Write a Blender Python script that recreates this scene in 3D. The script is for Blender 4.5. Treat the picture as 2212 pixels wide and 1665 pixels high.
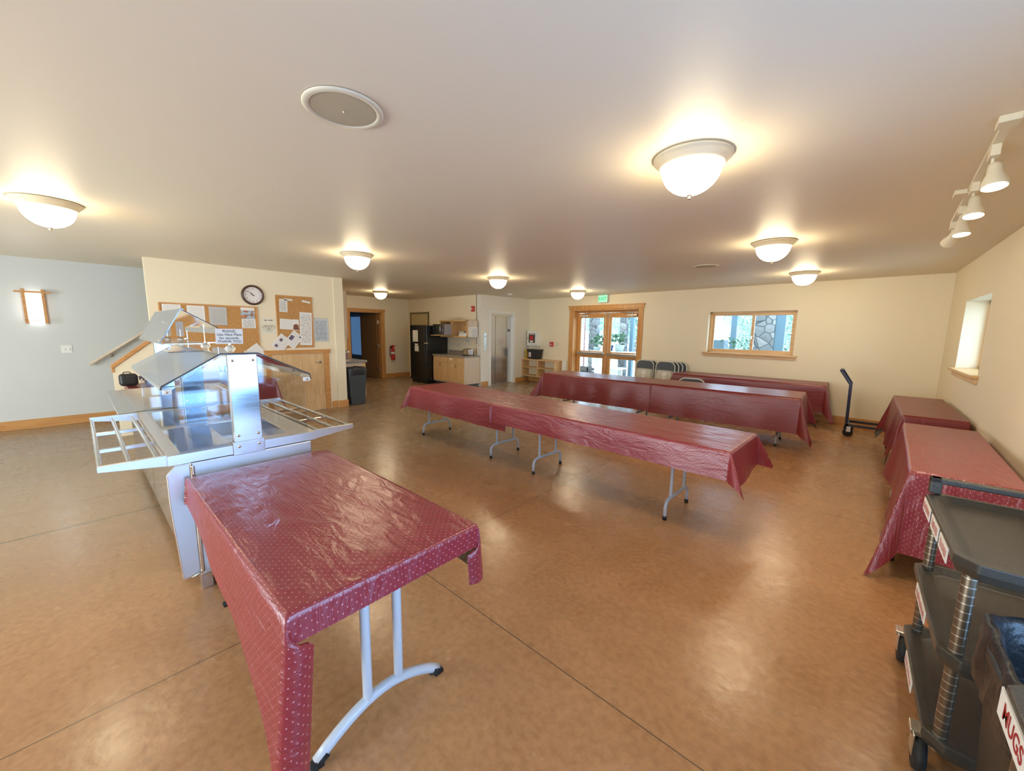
import bpy, math, random
from mathutils import Vector, Matrix, noise
random.seed(7)
PI = math.pi; R = math.radians
scene = bpy.context.scene
for o in list(bpy.data.objects): bpy.data.objects.remove(o)

# ---------------------------------------------------------------- camera, sky, lights, exposure
F_PX = 841.3; YAW = R(-41.931); PITCH = R(8.0256); ROLL = R(0.8443)
fwd = Vector((math.sin(YAW)*math.cos(PITCH), math.cos(YAW)*math.cos(PITCH), -math.sin(PITCH)))
rgt0 = Vector((math.cos(YAW), -math.sin(YAW), 0)); up0 = rgt0.cross(fwd)
rgt = math.cos(ROLL)*rgt0 + math.sin(ROLL)*up0
up = -math.sin(ROLL)*rgt0 + math.cos(ROLL)*up0
cam_d = bpy.data.cameras.new('camera'); cam = bpy.data.objects.new('camera', cam_d)
scene.collection.objects.link(cam)
cam_d.sensor_fit = 'HORIZONTAL'; cam_d.sensor_width = 36.0
cam_d.lens = F_PX/2212.0*36.0; cam_d.clip_start = 0.02; cam_d.clip_end = 300
mw = Matrix((rgt, up, -fwd)).transposed().to_4x4(); mw.translation = (0, 0, 1.6)
cam.matrix_world = mw
scene.camera = cam

world = bpy.data.worlds.new('sky'); scene.world = world; world.use_nodes = True
wb = world.node_tree.nodes['Background']
wb.inputs[0].default_value = (0.56, 0.78, 1.0, 1); wb.inputs[1].default_value = 5.0

scene.view_settings.view_transform = 'Standard'; scene.view_settings.look = 'None'
scene.view_settings.gamma = 1; scene.view_settings.use_curve_mapping = False
scene.view_settings.exposure = 0.58

def window_light(name, loc, normal, sx, sy, power, col):
    d = bpy.data.lights.new(name, 'AREA'); d.shape = 'RECTANGLE'; d.size = sx; d.size_y = sy
    d.energy = power; d.color = col
    o = bpy.data.objects.new(name, d); scene.collection.objects.link(o)
    o.location = loc; o.rotation_euler = Vector(normal).to_track_quat('-Z', 'Y').to_euler()
    return o
DAY = (0.62, 0.80, 1.0)
# daylight arriving through the glazing of the room (rear wall glazing, side glass door, stair window)
window_light('daylight_rear_glazing', (-4.3, -4.28, 1.25), (0, 1, 0), 6.2, 1.9, 195, (1.0, 0.93, 0.82))
window_light('daylight_side_door', (1.3, 0.75, 1.05), (-1, 0, 0), 2.4, 1.9, 46, (0.05, 0.34, 1.0))
LAMP_COL = (1.0, 0.82, 0.54); LAMP_W = 31.0

# ---------------------------------------------------------------- helpers
ROOTM = {}
class M:
    def __init__(s): s.v = []; s.f = []; s.uv = None
    def add(s, vs, fs):
        n = len(s.v); s.v += [Vector(v) for v in vs]; s.f += [tuple(i+n for i in f) for f in fs]; return s
    def box(s, a, b):
        x0, y0, z0 = a; x1, y1, z1 = b
        x0, x1 = min(x0, x1), max(x0, x1); y0, y1 = min(y0, y1), max(y0, y1); z0, z1 = min(z0, z1), max(z0, z1)
        return s.add([(x0,y0,z0),(x1,y0,z0),(x1,y1,z0),(x0,y1,z0),(x0,y0,z1),(x1,y0,z1),(x1,y1,z1),(x0,y1,z1)],
              [(0,3,2,1),(4,5,6,7),(0,1,5,4),(1,2,6,5),(2,3,7,6),(3,0,4,7)])
    def prism(s, pts, ext):
        # pts: 3-D planar polygon, ext: extrusion vector
        n = len(pts); e = Vector(ext); P = [Vector(p) for p in pts]
        fs = [tuple(range(n-1, -1, -1)), tuple(range(n, 2*n))] + [(i, (i+1) % n, (i+1) % n+n, i+n) for i in range(n)]
        return s.add(P+[p+e for p in P], fs)
    def tube(s, path, r, n=12, closed=False):
        P = [Vector(p) for p in path]; m = len(P); rs = r if isinstance(r, (list, tuple)) else [r]*m
        vs = []; prev = None
        for i, p in enumerate(P):
            a = P[(i-1) % m] if (i > 0 or closed) else p
            b = P[(i+1) % m] if (i < m-1 or closed) else p
            t = (b-a).normalized()
            if prev is None:
                q = Vector((0, 0, 1)) if abs(t.z) < .9 else Vector((1, 0, 0)); nx = t.cross(q).normalized()
            else: nx = (prev - t*prev.dot(t)).normalized()
            prev = nx; ny = t.cross(nx)
            for k in range(n):
                an = 2*PI*k/n; vs.append(p+(nx*math.cos(an)+ny*math.sin(an))*rs[i])
        fs = []
        for i in range(m if closed else m-1):
            for k in range(n):
                fs.append((i*n+k, i*n+(k+1) % n, ((i+1) % m)*n+(k+1) % n, ((i+1) % m)*n+k))
        if not closed: fs += [tuple(range(n-1, -1, -1)), tuple((m-1)*n+k for k in range(n))]
        return s.add(vs, fs)
    def lathe(s, prof, c=(0,0,0), n=32, axis='z'):
        vs = []; c = Vector(c)
        for r, h in prof:
            for k in range(n):
                a = 2*PI*k/n; x, y = r*math.cos(a), r*math.sin(a)
                p = {'z': (x, y, h), 'x': (h, x, y), 'y': (y, h, x)}[axis]; vs.append(c+Vector(p))
        fs = []; m = len(prof)
        for i in range(m-1):
            for k in range(n): fs.append((i*n+k, i*n+(k+1) % n, (i+1)*n+(k+1) % n, (i+1)*n+k))
        if len(prof) == 2 and prof[1][0] < 1e-4: return s.add(vs, fs)
        if prof[0][0] > 1e-4: fs.append(tuple(range(n-1, -1, -1)))
        if prof[-1][0] > 1e-4: fs.append(tuple((m-1)*n+k for k in range(n)))
        return s.add(vs, fs)
    def quad(s, a, b, c, d): return s.add([a, b, c, d], [(0, 1, 2, 3)])
    def xf(s, mat): s.v = [mat @ v for v in s.v]; return s
    def join(s, o): return s.add(o.v, o.f)
    def build(s, name, mat, parent=None, local=False, smooth=False, bevel=0, segs=2, kind=None, label=None):
        me = bpy.data.meshes.new(name)
        vs = s.v
        if parent is not None and not local:
            inv = ROOTM[parent.name].inverted(); vs = [inv @ v for v in vs]
        me.from_pydata([tuple(v) for v in vs], [], s.f)
        if s.uv:
            l = me.uv_layers.new(name='UVMap')
            for lp in me.loops: l.data[lp.index].uv = s.uv[lp.vertex_index]
        import bmesh as _b
        bm = _b.new(); bm.from_mesh(me)
        if not s.uv: _b.ops.recalc_face_normals(bm, faces=bm.faces)
        bm.to_mesh(me); bm.free()
        me.materials.append(mat)
        if smooth:
            for p in me.polygons: p.use_smooth = True
        o = bpy.data.objects.new(name, me); scene.collection.objects.link(o)
        if parent is not None:
            o.parent = parent; ROOTM[o.name] = ROOTM[parent.name]
        else: ROOTM[o.name] = Matrix.Identity(4)
        if bevel:
            b = o.modifiers.new('bevel', 'BEVEL'); b.width = bevel; b.segments = segs; b.limit_method = 'ANGLE'; b.angle_limit = R(40)
        if smooth == 'auto' or (smooth and bevel):
            w = o.modifiers.new('wn', 'WEIGHTED_NORMAL')
        if smooth == 'auto':
            for i, p in enumerate(me.polygons): p.use_smooth = True
            me.set_sharp_from_angle(angle=R(38))
        if kind: o['kind'] = kind
        if label: o['label'] = label
        return o
def thing(name, label, cat, loc=(0,0,0), rz=0, group=None):
    o = bpy.data.objects.new(name, None); scene.collection.objects.link(o)
    o.empty_display_size = .1
    o.location = loc; o.rotation_euler = (0, 0, rz)
    ROOTM[o.name] = Matrix.Translation(loc) @ Matrix.Rotation(rz, 4, 'Z')
    o['label'] = label; o['category'] = cat
    if group: o['group'] = group
    return o
def struct(name, loc=(0,0,0), rz=0):
    o = bpy.data.objects.new(name, None); scene.collection.objects.link(o); o.empty_display_size = .1
    o.location = loc; o.rotation_euler = (0, 0, rz); o['kind'] = 'structure'
    ROOTM[o.name] = Matrix.Translation(loc) @ Matrix.Rotation(rz, 4, 'Z'); return o
def tag(o, label, cat, group=None):
    o['label'] = label; o['category'] = cat
    if group: o['group'] = group
    return o
def dup(root, loc, rz=None, label=None):
    r = root.copy(); scene.collection.objects.link(r); r.location = loc
    if rz is not None: r.rotation_euler = (0, 0, rz)
    if label: r['label'] = label
    def kids(src, dst):
        for ch in list(src.children):
            if ch == dst: continue
            c = ch.copy(); scene.collection.objects.link(c); c.parent = dst; kids(ch, c)
    kids(root, r); return r
def text(s, size, mat, parent, loc, rot, align='CENTER', name='lettering', depth=.0006, bold=0.0, sx=1.0, line=1.0):
    cu = bpy.data.curves.new(name, 'FONT'); cu.body = s; cu.size = size; cu.align_x = align; cu.align_y = 'CENTER'
    cu.extrude = depth; cu.offset = bold; cu.space_line = line
    t = bpy.data.objects.new(name, cu); scene.collection.objects.link(t)
    dg = bpy.context.evaluated_depsgraph_get(); dg.update()
    me = bpy.data.meshes.new_from_object(t.evaluated_get(dg)); bpy.data.objects.remove(t)
    m4 = Matrix.Translation(loc) @ rot.to_4x4() @ Matrix.Diagonal((sx, 1, 1, 1))
    me.transform(m4)
    if parent is not None: me.transform(ROOTM[parent.name].inverted())
    me.materials.clear(); me.materials.append(mat); me.name = name
    o = bpy.data.objects.new(name, me); scene.collection.objects.link(o)
    if parent is not None: o.parent = parent; ROOTM[o.name] = ROOTM[parent.name]
    return o
def face_rot(right, upv=(0,0,1)):
    r = Vector(right).normalized(); u = Vector(upv); u = (u - r*u.dot(r)).normalized(); n = r.cross(u)
    return Matrix((r, u, n)).transposed()

# ---------------------------------------------------------------- materials
def newmat(name):
    m = bpy.data.materials.new(name); m.use_nodes = True; nt = m.node_tree
    return m, nt, nt.nodes['Principled BSDF'], nt.nodes.new, nt.links.new
def flat(name, col, rough=.5, metal=0, bump=0, bscale=60, var=0, vscale=4, coat=0, spec=None, emis=None, estr=0):
    m, nt, b, N, L = newmat(name)
    b.inputs['Base Color'].default_value = (*col, 1); b.inputs['Roughness'].default_value = rough
    b.inputs['Metallic'].default_value = metal; b.inputs['Coat Weight'].default_value = coat
    if spec is not None: b.inputs['Specular IOR Level'].default_value = spec
    tc = N('ShaderNodeTexCoord')
    if var:
        n = N('ShaderNodeTexNoise'); n.inputs['Scale'].default_value = vscale; n.inputs['Detail'].default_value = 5
        L(tc.outputs['Object'], n.inputs['Vector'])
        r = N('ShaderNodeMapRange'); r.inputs[1].default_value = .3; r.inputs[2].default_value = .7
        r.inputs[3].default_value = 1-var; r.inputs[4].default_value = 1+var; L(n.outputs['Fac'], r.inputs[0])
        x = N('ShaderNodeMix'); x.data_type = 'RGBA'; x.blend_type = 'MULTIPLY'; x.inputs[0].default_value = 1
        x.inputs[6].default_value = (*col, 1); L(r.outputs[0], x.inputs[7]); L(x.outputs[2], b.inputs['Base Color'])
    if bump:
        n = N('ShaderNodeTexNoise'); n.inputs['Scale'].default_value = bscale; n.inputs['Detail'].default_value = 4
        L(tc.outputs['Object'], n.inputs['Vector'])
        bp = N('ShaderNodeBump'); bp.inputs['Strength'].default_value = bump; bp.inputs['Distance'].default_value = .01
        L(n.outputs['Fac'], bp.inputs['Height']); L(bp.outputs[0], b.inputs['Normal'])
    if emis: b.inputs['Emission Color'].default_value = (*emis, 1); b.inputs['Emission Strength'].default_value = estr
    return m
def wood(name, c1, c2, rough=.38, scale=6, axis=2, stretch=14):
    m, nt, b, N, L = newmat(name)
    tc = N('ShaderNodeTexCoord'); mp = N('ShaderNodeMapping'); sc = [stretch]*3; sc[axis] = 1.2
    mp.inputs['Scale'].default_value = sc; L(tc.outputs['Object'], mp.inputs[0])
    n = N('ShaderNodeTexNoise'); n.inputs['Scale'].default_value = scale*.35; n.inputs['Detail'].default_value = 8; n.inputs['Distortion'].default_value = .6
    L(mp.outputs[0], n.inputs['Vector'])
    cr = N('ShaderNodeValToRGB'); cr.color_ramp.elements[0].position = .3; cr.color_ramp.elements[1].position = .72
    cr.color_ramp.elements[0].color = (*c1, 1); cr.color_ramp.elements[1].color = (*c2, 1)
    L(n.outputs['Fac'], cr.inputs[0]); L(cr.outputs[0], b.inputs['Base Color']); b.inputs['Roughness'].default_value = rough
    return m
WALL = flat('cream_wall_paint', (.84, .74, .54), .6, bump=.06, bscale=90)
WALL_P = flat('pale_wall_paint', (.78, .74, .64), .6, bump=.06, bscale=90)
WALL_G = flat('grey_wall_paint', (.62, .63, .60), .6, bump=.06, bscale=90)
CEIL = flat('ceiling_paint', (.82, .735, .575), .5, bump=.03, bscale=50, spec=.28)
OAK = wood('honey_oak_trim', (.50, .22, .06), (.66, .34, .11), axis=0)
OAKV = wood('honey_oak_upright', (.52, .24, .07), (.68, .36, .12), axis=2)
OAKY = wood('honey_oak_trim_side', (.50, .22, .06), (.66, .34, .11), axis=1)
MAPLE = wood('maple_cabinet', (.60, .36, .15), (.72, .46, .22), axis=2)
BIRCH = wood('birch_door', (.58, .36, .16), (.74, .50, .26), axis=2, scale=10, stretch=8)
DARKDOOR = wood('brown_door', (.22, .12, .05), (.30, .17, .07), axis=2)
PALELAM = wood('pale_laminate', (.62, .48, .34), (.70, .56, .42), axis=2)
WHITE = flat('white_paint', (.8, .79, .74), .4)
IVORY = flat('ivory_plastic', (.74, .68, .52), .4)
BLACKP = flat('black_plastic', (.018, .018, .018), .38, bump=.15, bscale=200)
RUBBER = flat('black_rubber', (.012, .012, .012), .7)
RED = flat('red_paint', (.55, .02, .02), .35)
GREYLEG = flat('grey_leg_enamel', (.50, .52, .56), .32)
CORK = flat('cork', (.52, .27, .09), .85, bump=.4, bscale=120, var=.12, vscale=40)
PAPER = flat('paper', (.82, .80, .76), .6)
INK = flat('dark_ink', (.06, .06, .06), .6)
REDINK = flat('red_ink', (.35, .02, .02), .6)
CHROME = flat('chrome', (.75, .75, .75), .12, 1)
NICKEL = flat('brushed_nickel', (.62, .58, .50), .3, 1)
BRASSY = flat('nickel_finial', (.85, .78, .58), .3, 1)
LAMPTRIM = flat('lamp_trim', (.72, .62, .44), .45)
def steel(name, col, rough, stretch=(1, 1, 60)):
    m, nt, b, N, L = newmat(name)
    b.inputs['Base Color'].default_value = (*col, 1); b.inputs['Metallic'].default_value = 1
    tc = N('ShaderNodeTexCoord'); mp = N('ShaderNodeMapping'); mp.inputs['Scale'].default_value = stretch
    L(tc.outputs['Object'], mp.inputs[0]); n = N('ShaderNodeTexNoise'); n.inputs['Scale'].default_value = 6; n.inputs['Detail'].default_value = 5
    L(mp.outputs[0], n.inputs['Vector'])
    r = N('ShaderNodeMapRange'); r.inputs[3].default_value = rough*.75; r.inputs[4].default_value = rough*1.3
    L(n.outputs['Fac'], r.inputs[0]); L(r.outputs[0], b.inputs['Roughness'])
    n2 = N('ShaderNodeTexNoise'); n2.inputs['Scale'].default_value = 2.2; L(tc.outputs['Object'], n2.inputs['Vector'])
    bp = N('ShaderNodeBump'); bp.inputs['Strength'].default_value = .12; bp.inputs['Distance'].default_value = .03
    L(n2.outputs['Fac'], bp.inputs['Height']); L(bp.outputs[0], b.inputs['Normal'])
    return m
STEEL = steel('stainless_steel', (.70, .71, .72), .15)
STEEL_E = steel('brushed_end_steel', (.70, .72, .74), .36, (1, 40, 1))
ELEV = steel('elevator_steel', (.68, .69, .70), .2, (60, 60, 1))
def glass(name, tint, gl=.05, rough=.02, power=3.0, spec=1.0):
    m, nt, b, N, L = newmat(name); nt.nodes.remove(b); out = nt.nodes['Material Output']
    t = N('ShaderNodeBsdfTransparent'); t.inputs[0].default_value = (*tint, 1)
    g = N('ShaderNodeBsdfGlossy'); g.inputs['Roughness'].default_value = rough; g.inputs[0].default_value = (spec, spec, spec, 1)
    lw = N('ShaderNodeLayerWeight'); lw.inputs[0].default_value = .5
    p = N('ShaderNodeMath'); p.operation = 'POWER'; p.inputs[1].default_value = power; L(lw.outputs['Facing'], p.inputs[0])
    a = N('ShaderNodeMath'); a.operation = 'ADD'; a.use_clamp = True; a.inputs[1].default_value = gl; L(p.outputs[0], a.inputs[0])
    mx = N('ShaderNodeMixShader'); L(a.outputs[0], mx.inputs[0]); L(t.outputs[0], mx.inputs[1]); L(g.outputs[0], mx.inputs[2])
    L(mx.outputs[0], out.inputs[0]); return m
PANE = glass('window_pane', (.95, .98, .99), .0, .02, 5, .6)
ACRYL = glass('clear_acrylic', (.93, .94, .94), .07, .04, 3)
ACRYL2 = glass('tinted_acrylic', (.72, .69, .64), .10, .08, 2)
BAG = glass('clear_bag', (.93, .94, .95), .06, .22, 3, .7)
CRYSTAL = flat('clear_crystal', (.95, .93, .85), .05); CRYSTAL.node_tree.nodes['Principled BSDF'].inputs['Transmission Weight'].default_value = .9
def emit(name, col, st):
    m, nt, b, N, L = newmat(name); nt.nodes.remove(b); e = N('ShaderNodeEmission'); e.inputs[0].default_value = (*col, 1); e.inputs[1].default_value = st
    L(e.outputs[0], nt.nodes['Material Output'].inputs[0]); return m
DOME = emit('lit_lamp_glass', LAMP_COL, LAMP_W)
SCONCE = emit('lit_sconce_shade', (.85, .95, 1.0), 4.5)
SPOTL = emit('lit_spot_lens', (1.0, .86, .66), 22)
EXITG = emit('exit_face', (.45, 1.0, .62), .75)

# stained concrete floor with saw cut joints
def floor_mat():
    m, nt, b, N, L = newmat('stained_concrete')
    tc = N('ShaderNodeTexCoord')
    def noi(sc, det, dist=0, w=(1,1,1)):
        mp = N('ShaderNodeMapping'); mp.inputs['Scale'].default_value = w; L(tc.outputs['Object'], mp.inputs[0])
        n = N('ShaderNodeTexNoise'); n.inputs['Scale'].default_value = sc; n.inputs['Detail'].default_value = det; n.inputs['Distortion'].default_value = dist
        L(mp.outputs[0], n.inputs['Vector']); return n
    n1 = noi(.8, 9, .2); n2 = noi(4, 10, .1); n3 = noi(30, 10)
    cr = N('ShaderNodeValToRGB'); e = cr.color_ramp.elements
    e[0].position = .28; e[0].color = (.35, .175, .072, 1); e[1].position = .74; e[1].color = (.46, .245, .112, 1)
    k = e.new(.5); k.color = (.405, .207, .090, 1)
    L(n1.outputs['Fac'], cr.inputs[0])
    cr2 = N('ShaderNodeValToRGB'); e = cr2.color_ramp.elements
    e[0].position = .32; e[0].color = (.95, .935, .92, 1); e[1].position = .68; e[1].color = (1.04, 1.04, 1.035, 1)
    L(n2.outputs['Fac'], cr2.inputs[0])
    x = N('ShaderNodeMix'); x.data_type = 'RGBA'; x.blend_type = 'MULTIPLY'; x.inputs[0].default_value = 1; L(cr.outputs[0], x.inputs[6]); L(cr2.outputs[0], x.inputs[7])
    cr3 = N('ShaderNodeValToRGB'); e = cr3.color_ramp.elements
    e[0].position = .34; e[0].color = (.80, .75, .72, 1); e[1].position = .62; e[1].color = (1.06, 1.05, 1.04, 1)
    L(n3.outputs['Fac'], cr3.inputs[0])
    x2 = N('ShaderNodeMix'); x2.data_type = 'RGBA'; x2.blend_type = 'MULTIPLY'; x2.inputs[0].default_value = .8; L(x.outputs[2], x2.inputs[6]); L(cr3.outputs[0], x2.inputs[7])
    # greyer tone mixed in towards the stair side of the hall
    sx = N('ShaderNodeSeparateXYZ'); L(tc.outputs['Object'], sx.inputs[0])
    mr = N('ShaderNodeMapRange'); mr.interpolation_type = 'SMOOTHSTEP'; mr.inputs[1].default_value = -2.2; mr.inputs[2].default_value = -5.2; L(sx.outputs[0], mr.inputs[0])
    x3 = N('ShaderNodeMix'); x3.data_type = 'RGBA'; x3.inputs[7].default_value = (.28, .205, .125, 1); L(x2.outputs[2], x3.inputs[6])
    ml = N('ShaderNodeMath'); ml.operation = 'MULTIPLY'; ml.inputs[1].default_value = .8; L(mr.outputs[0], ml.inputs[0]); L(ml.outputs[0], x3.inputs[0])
    # joints
    def line(axis, pos, w, lo=None, hi=None):
        s = N('ShaderNodeMath'); s.operation = 'SUBTRACT'; s.inputs[1].default_value = pos; L(sx.outputs[axis], s.inputs[0])
        a = N('ShaderNodeMath'); a.operation = 'ABSOLUTE'; L(s.outputs[0], a.inputs[0])
        c = N('ShaderNodeMath'); c.operation = 'LESS_THAN'; c.inputs[1].default_value = w; L(a.outputs[0], c.inputs[0])
        return c
    cur = None
    for ax, pos, w in ((0, -2.215, .0028), (1, 1.40, .0028), (1, 4.40, .003), (0, -5.18, .002), (1, 7.4, .003), (0, -8.0, .003)):
        c = line(ax, pos, w)
        if cur is None: cur = c
        else:
            mx = N('ShaderNodeMath'); mx.operation = 'MAXIMUM'; L(cur.outputs[0], mx.inputs[0]); L(c.outputs[0], mx.inputs[1]); cur = mx
    x4 = N('ShaderNodeMix'); x4.data_type = 'RGBA'; x4.inputs[7].default_value = (.10, .06, .03, 1); L(x3.outputs[2], x4.inputs[6]); L(cur.outputs[0], x4.inputs[0])
    st = line(0, -4.55, .013)
    x5 = N('ShaderNodeMix'); x5.data_type = 'RGBA'; x5.inputs[7].default_value = (.17, .13, .07, 1); L(x4.outputs[2], x5.inputs[6]); L(st.outputs[0], x5.inputs[0])
    L(x5.outputs[2], b.inputs['Base Color'])
    rr = N('ShaderNodeMapRange'); rr.inputs[3].default_value = .20; rr.inputs[4].default_value = .34; L(n2.outputs['Fac'], rr.inputs[0]); L(rr.outputs[0], b.inputs['Roughness'])
    b.inputs['Specular IOR Level'].default_value = .62
    bp = N('ShaderNodeBump'); bp.inputs['Strength'].default_value = .10; bp.inputs['Distance'].default_value = .02
    nb = noi(14, 5); L(nb.outputs['Fac'], bp.inputs['Height']); L(bp.outputs[0], b.inputs['Normal'])
    return m
FLOOR = floor_mat()

# burgundy flannel backed vinyl tablecloth with a staggered dot print
def cloth_mat(name, col, dots=.5, wr=.75, rough=.30, spec=.75):
    m, nt, b, N, L = newmat(name)
    uv = N('ShaderNodeUVMap'); uv.uv_map = 'UVMap'
    def dot(offx, offy, P=.032):
        mp = N('ShaderNodeMapping'); mp.inputs['Scale'].default_value = (1/P, 1/P, 1); mp.inputs['Location'].default_value = (offx, offy, 0); L(uv.outputs[0], mp.inputs[0])
        f = N('ShaderNodeVectorMath'); f.operation = 'FRACTION'; L(mp.outputs[0], f.inputs[0])
        s = N('ShaderNodeVectorMath'); s.operation = 'SUBTRACT'; s.inputs[1].default_value = (.5, .5, 0); L(f.outputs[0], s.inputs[0])
        sp = N('ShaderNodeSeparateXYZ'); L(s.outputs[0], sp.inputs[0])
        ax = N('ShaderNodeMath'); ax.operation = 'ABSOLUTE'; L(sp.outputs[0], ax.inputs[0])
        ay = N('ShaderNodeMath'); ay.operation = 'ABSOLUTE'; L(sp.outputs[1], ay.inputs[0])
        mx = N('ShaderNodeMath'); mx.operation = 'ADD'; L(ax.outputs[0], mx.inputs[0]); L(ay.outputs[0], mx.inputs[1])
        l = N('ShaderNodeMath'); l.operation = 'LESS_THAN'; l.inputs[1].default_value = .105; L(mx.outputs[0], l.inputs[0]); return l
    d1 = dot(0, 0); d2 = dot(.5, .5)
    mm = N('ShaderNodeMath'); mm.operation = 'MAXIMUM'; L(d1.outputs[0], mm.inputs[0]); L(d2.outputs[0], mm.inputs[1])
    k = N('ShaderNodeMath'); k.operation = 'MULTIPLY'; k.inputs[1].default_value = dots; L(mm.outputs[0], k.inputs[0])
    x = N('ShaderNodeMix'); x.data_type = 'RGBA'; x.inputs[6].default_value = (*col, 1); x.inputs[7].default_value = (.75, .38, .40, 1); L(k.outputs[0], x.inputs[0])
    geo = N('ShaderNodeNewGeometry')
    n = N('ShaderNodeTexNoise'); n.inputs['Scale'].default_value = 60; L(uv.outputs[0], n.inputs['Vector'])
    cr = N('ShaderNodeValToRGB'); cr.color_ramp.elements[0].position = .35; cr.color_ramp.elements[0].color = (.16, .13, .09, 1); cr.color_ramp.elements[1].color = (.36, .31, .24, 1)
    L(n.outputs['Fac'], cr.inputs[0])
    y = N('ShaderNodeMix'); y.data_type = 'RGBA'; L(geo.outputs['Backfacing'], y.inputs[0]); L(x.outputs[2], y.inputs[6]); L(cr.outputs[0], y.inputs[7]); L(y.outputs[2], b.inputs['Base Color'])
    r = N('ShaderNodeMix'); r.inputs[2].default_value = rough; r.inputs[3].default_value = .9; L(geo.outputs['Backfacing'], r.inputs[0]); L(r.outputs[0], b.inputs['Roughness'])
    b.inputs['Specular IOR Level'].default_value = spec
    mp = N('ShaderNodeMapping'); mp.inputs['Scale'].default_value = (2.2, 7, 1); mp.inputs['Rotation'].default_value = (0, 0, .35); L(uv.outputs[0], mp.inputs[0])
    n1 = N('ShaderNodeTexNoise'); n1.inputs['Scale'].default_value = 2.0; n1.inputs['Detail'].default_value = 5; n1.inputs['Distortion'].default_value = 1.2; L(mp.outputs[0], n1.inputs['Vector'])
    n2 = N('ShaderNodeTexNoise'); n2.inputs['Scale'].default_value = 28; n2.inputs['Detail'].default_value = 3; L(uv.outputs[0], n2.inputs['Vector'])
    b1 = N('ShaderNodeBump'); b1.inputs['Strength'].default_value = wr; b1.inputs['Distance'].default_value = .012; L(n1.outputs['Fac'], b1.inputs['Height'])
    b2 = N('ShaderNodeBump'); b2.inputs['Strength'].default_value = .25; b2.inputs['Distance'].default_value = .004; L(n2.outputs['Fac'], b2.inputs['Height']); L(b1.outputs[0], b2.inputs['Normal'])
    L(b2.outputs[0], b.inputs['Normal']); return m
CLOTH = cloth_mat('burgundy_vinyl_cloth', (.24, .022, .032))
CLOTH_FAR = cloth_mat('burgundy_vinyl_cloth_plain', (.185, .015, .017), dots=.18, wr=.3, rough=.33, spec=.6)

def print_mat(name, paper=(.82, .80, .76), ink=(.25, .24, .25), rows=28, dens=.5):
    m, nt, b, N, L = newmat(name)
    tc = N('ShaderNodeTexCoord'); sp = N('ShaderNodeSeparateXYZ'); L(tc.outputs['Generated'], sp.inputs[0])
    gz = N('ShaderNodeMath'); gz.operation = 'MULTIPLY'; gz.inputs[1].default_value = rows; L(sp.outputs[2], gz.inputs[0])
    fr = N('ShaderNodeMath'); fr.operation = 'FRACT'; L(gz.outputs[0], fr.inputs[0])
    lt = N('ShaderNodeMath'); lt.operation = 'LESS_THAN'; lt.inputs[1].default_value = .45; L(fr.outputs[0], lt.inputs[0])
    mp = N('ShaderNodeMapping'); mp.inputs['Scale'].default_value = (22, 22, rows/2); L(tc.outputs['Generated'], mp.inputs[0])
    n = N('ShaderNodeTexNoise'); n.inputs['Scale'].default_value = 1; n.inputs['Detail'].default_value = 2; L(mp.outputs[0], n.inputs['Vector'])
    g = N('ShaderNodeMath'); g.operation = 'GREATER_THAN'; g.inputs[1].default_value = dens; L(n.outputs['Fac'], g.inputs[0])
    # margins
    def inside(o, lo, hi):
        a = N('ShaderNodeMath'); a.operation = 'GREATER_THAN'; a.inputs[1].default_value = lo; L(o, a.inputs[0])
        c = N('ShaderNodeMath'); c.operation = 'LESS_THAN'; c.inputs[1].default_value = hi; L(o, c.inputs[0])
        q = N('ShaderNodeMath'); q.operation = 'MULTIPLY'; L(a.outputs[0], q.inputs[0]); L(c.outputs[0], q.inputs[1]); return q
    q = inside(sp.outputs[1], .1, .9); z = inside(sp.outputs[2], .06, .94)
    cur = lt
    for o in (g, q, z):
        mu = N('ShaderNodeMath'); mu.operation = 'MULTIPLY'; L(cur.outputs[0], mu.inputs[0]); L(o.outputs[0], mu.inputs[1]); cur = mu
    x = N('ShaderNodeMix'); x.data_type = 'RGBA'; x.inputs[6].default_value = (*paper, 1); x.inputs[7].default_value = (*ink, 1); L(cur.outputs[0], x.inputs[0]); L(x.outputs[2], b.inputs['Base Color'])
    b.inputs['Roughness'].default_value = .5; return m
PRINT = print_mat('printed_sheet'); PRINT_D = print_mat('dense_printed_sheet', ink=(.2, .2, .2), rows=16, dens=.45); PRINT_L = print_mat('faint_printed_sheet', ink=(.5, .5, .52), rows=40, dens=.52)

# ================================================================ THE ROOM
H = 2.577
XB = -7.86          # notice board wall
XL = -9.42          # stair side wall
P0 = Vector((-8.02, 9.72, 0)); P1 = Vector((.93, 9.12, 0)); BU = (P1-P0).normalized(); BANG = math.atan2(BU.y, BU.x)
BN = Vector((-BU.y, BU.x, 0))      # outward normal of back wall
def bw(s, off=0, z=0): p = P0+BU*s+BN*off; p.z = z; return p
BM = Matrix.Translation(P0) @ Matrix.Rotation(BANG, 4, 'Z')
XR = .93
M().box((-16, -4.6, -.12), (1.5, 10.2, 0)).build('floor', FLOOR, kind='structure')
M().box((-16, -4.6, H), (1.5, 10.2, H+.2)).build('ceiling', CEIL, kind='structure')
def wall_with_holes(L, Hh, t, holes):
    """wall in local frame x:0..L, y:0..t, z:0..Hh with rectangular holes (x0,x1,z0,z1)"""
    m = M(); xs = sorted({0, L, *[h[0] for h in holes], *[h[1] for h in holes]})
    for a, b in zip(xs, xs[1:]):
        hs = [h for h in holes if h[0] <= a+1e-6 and h[1] >= b-1e-6]
        if not hs: m.box((a, 0, 0), (b, t, Hh))
        else:
            h = hs[0]
            if h[2] > 0: m.box((a, 0, 0), (b, t, h[2]))
            m.box((a, 0, h[3]), (b, t, Hh))
    return m
LB = (P1-P0).length
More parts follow.
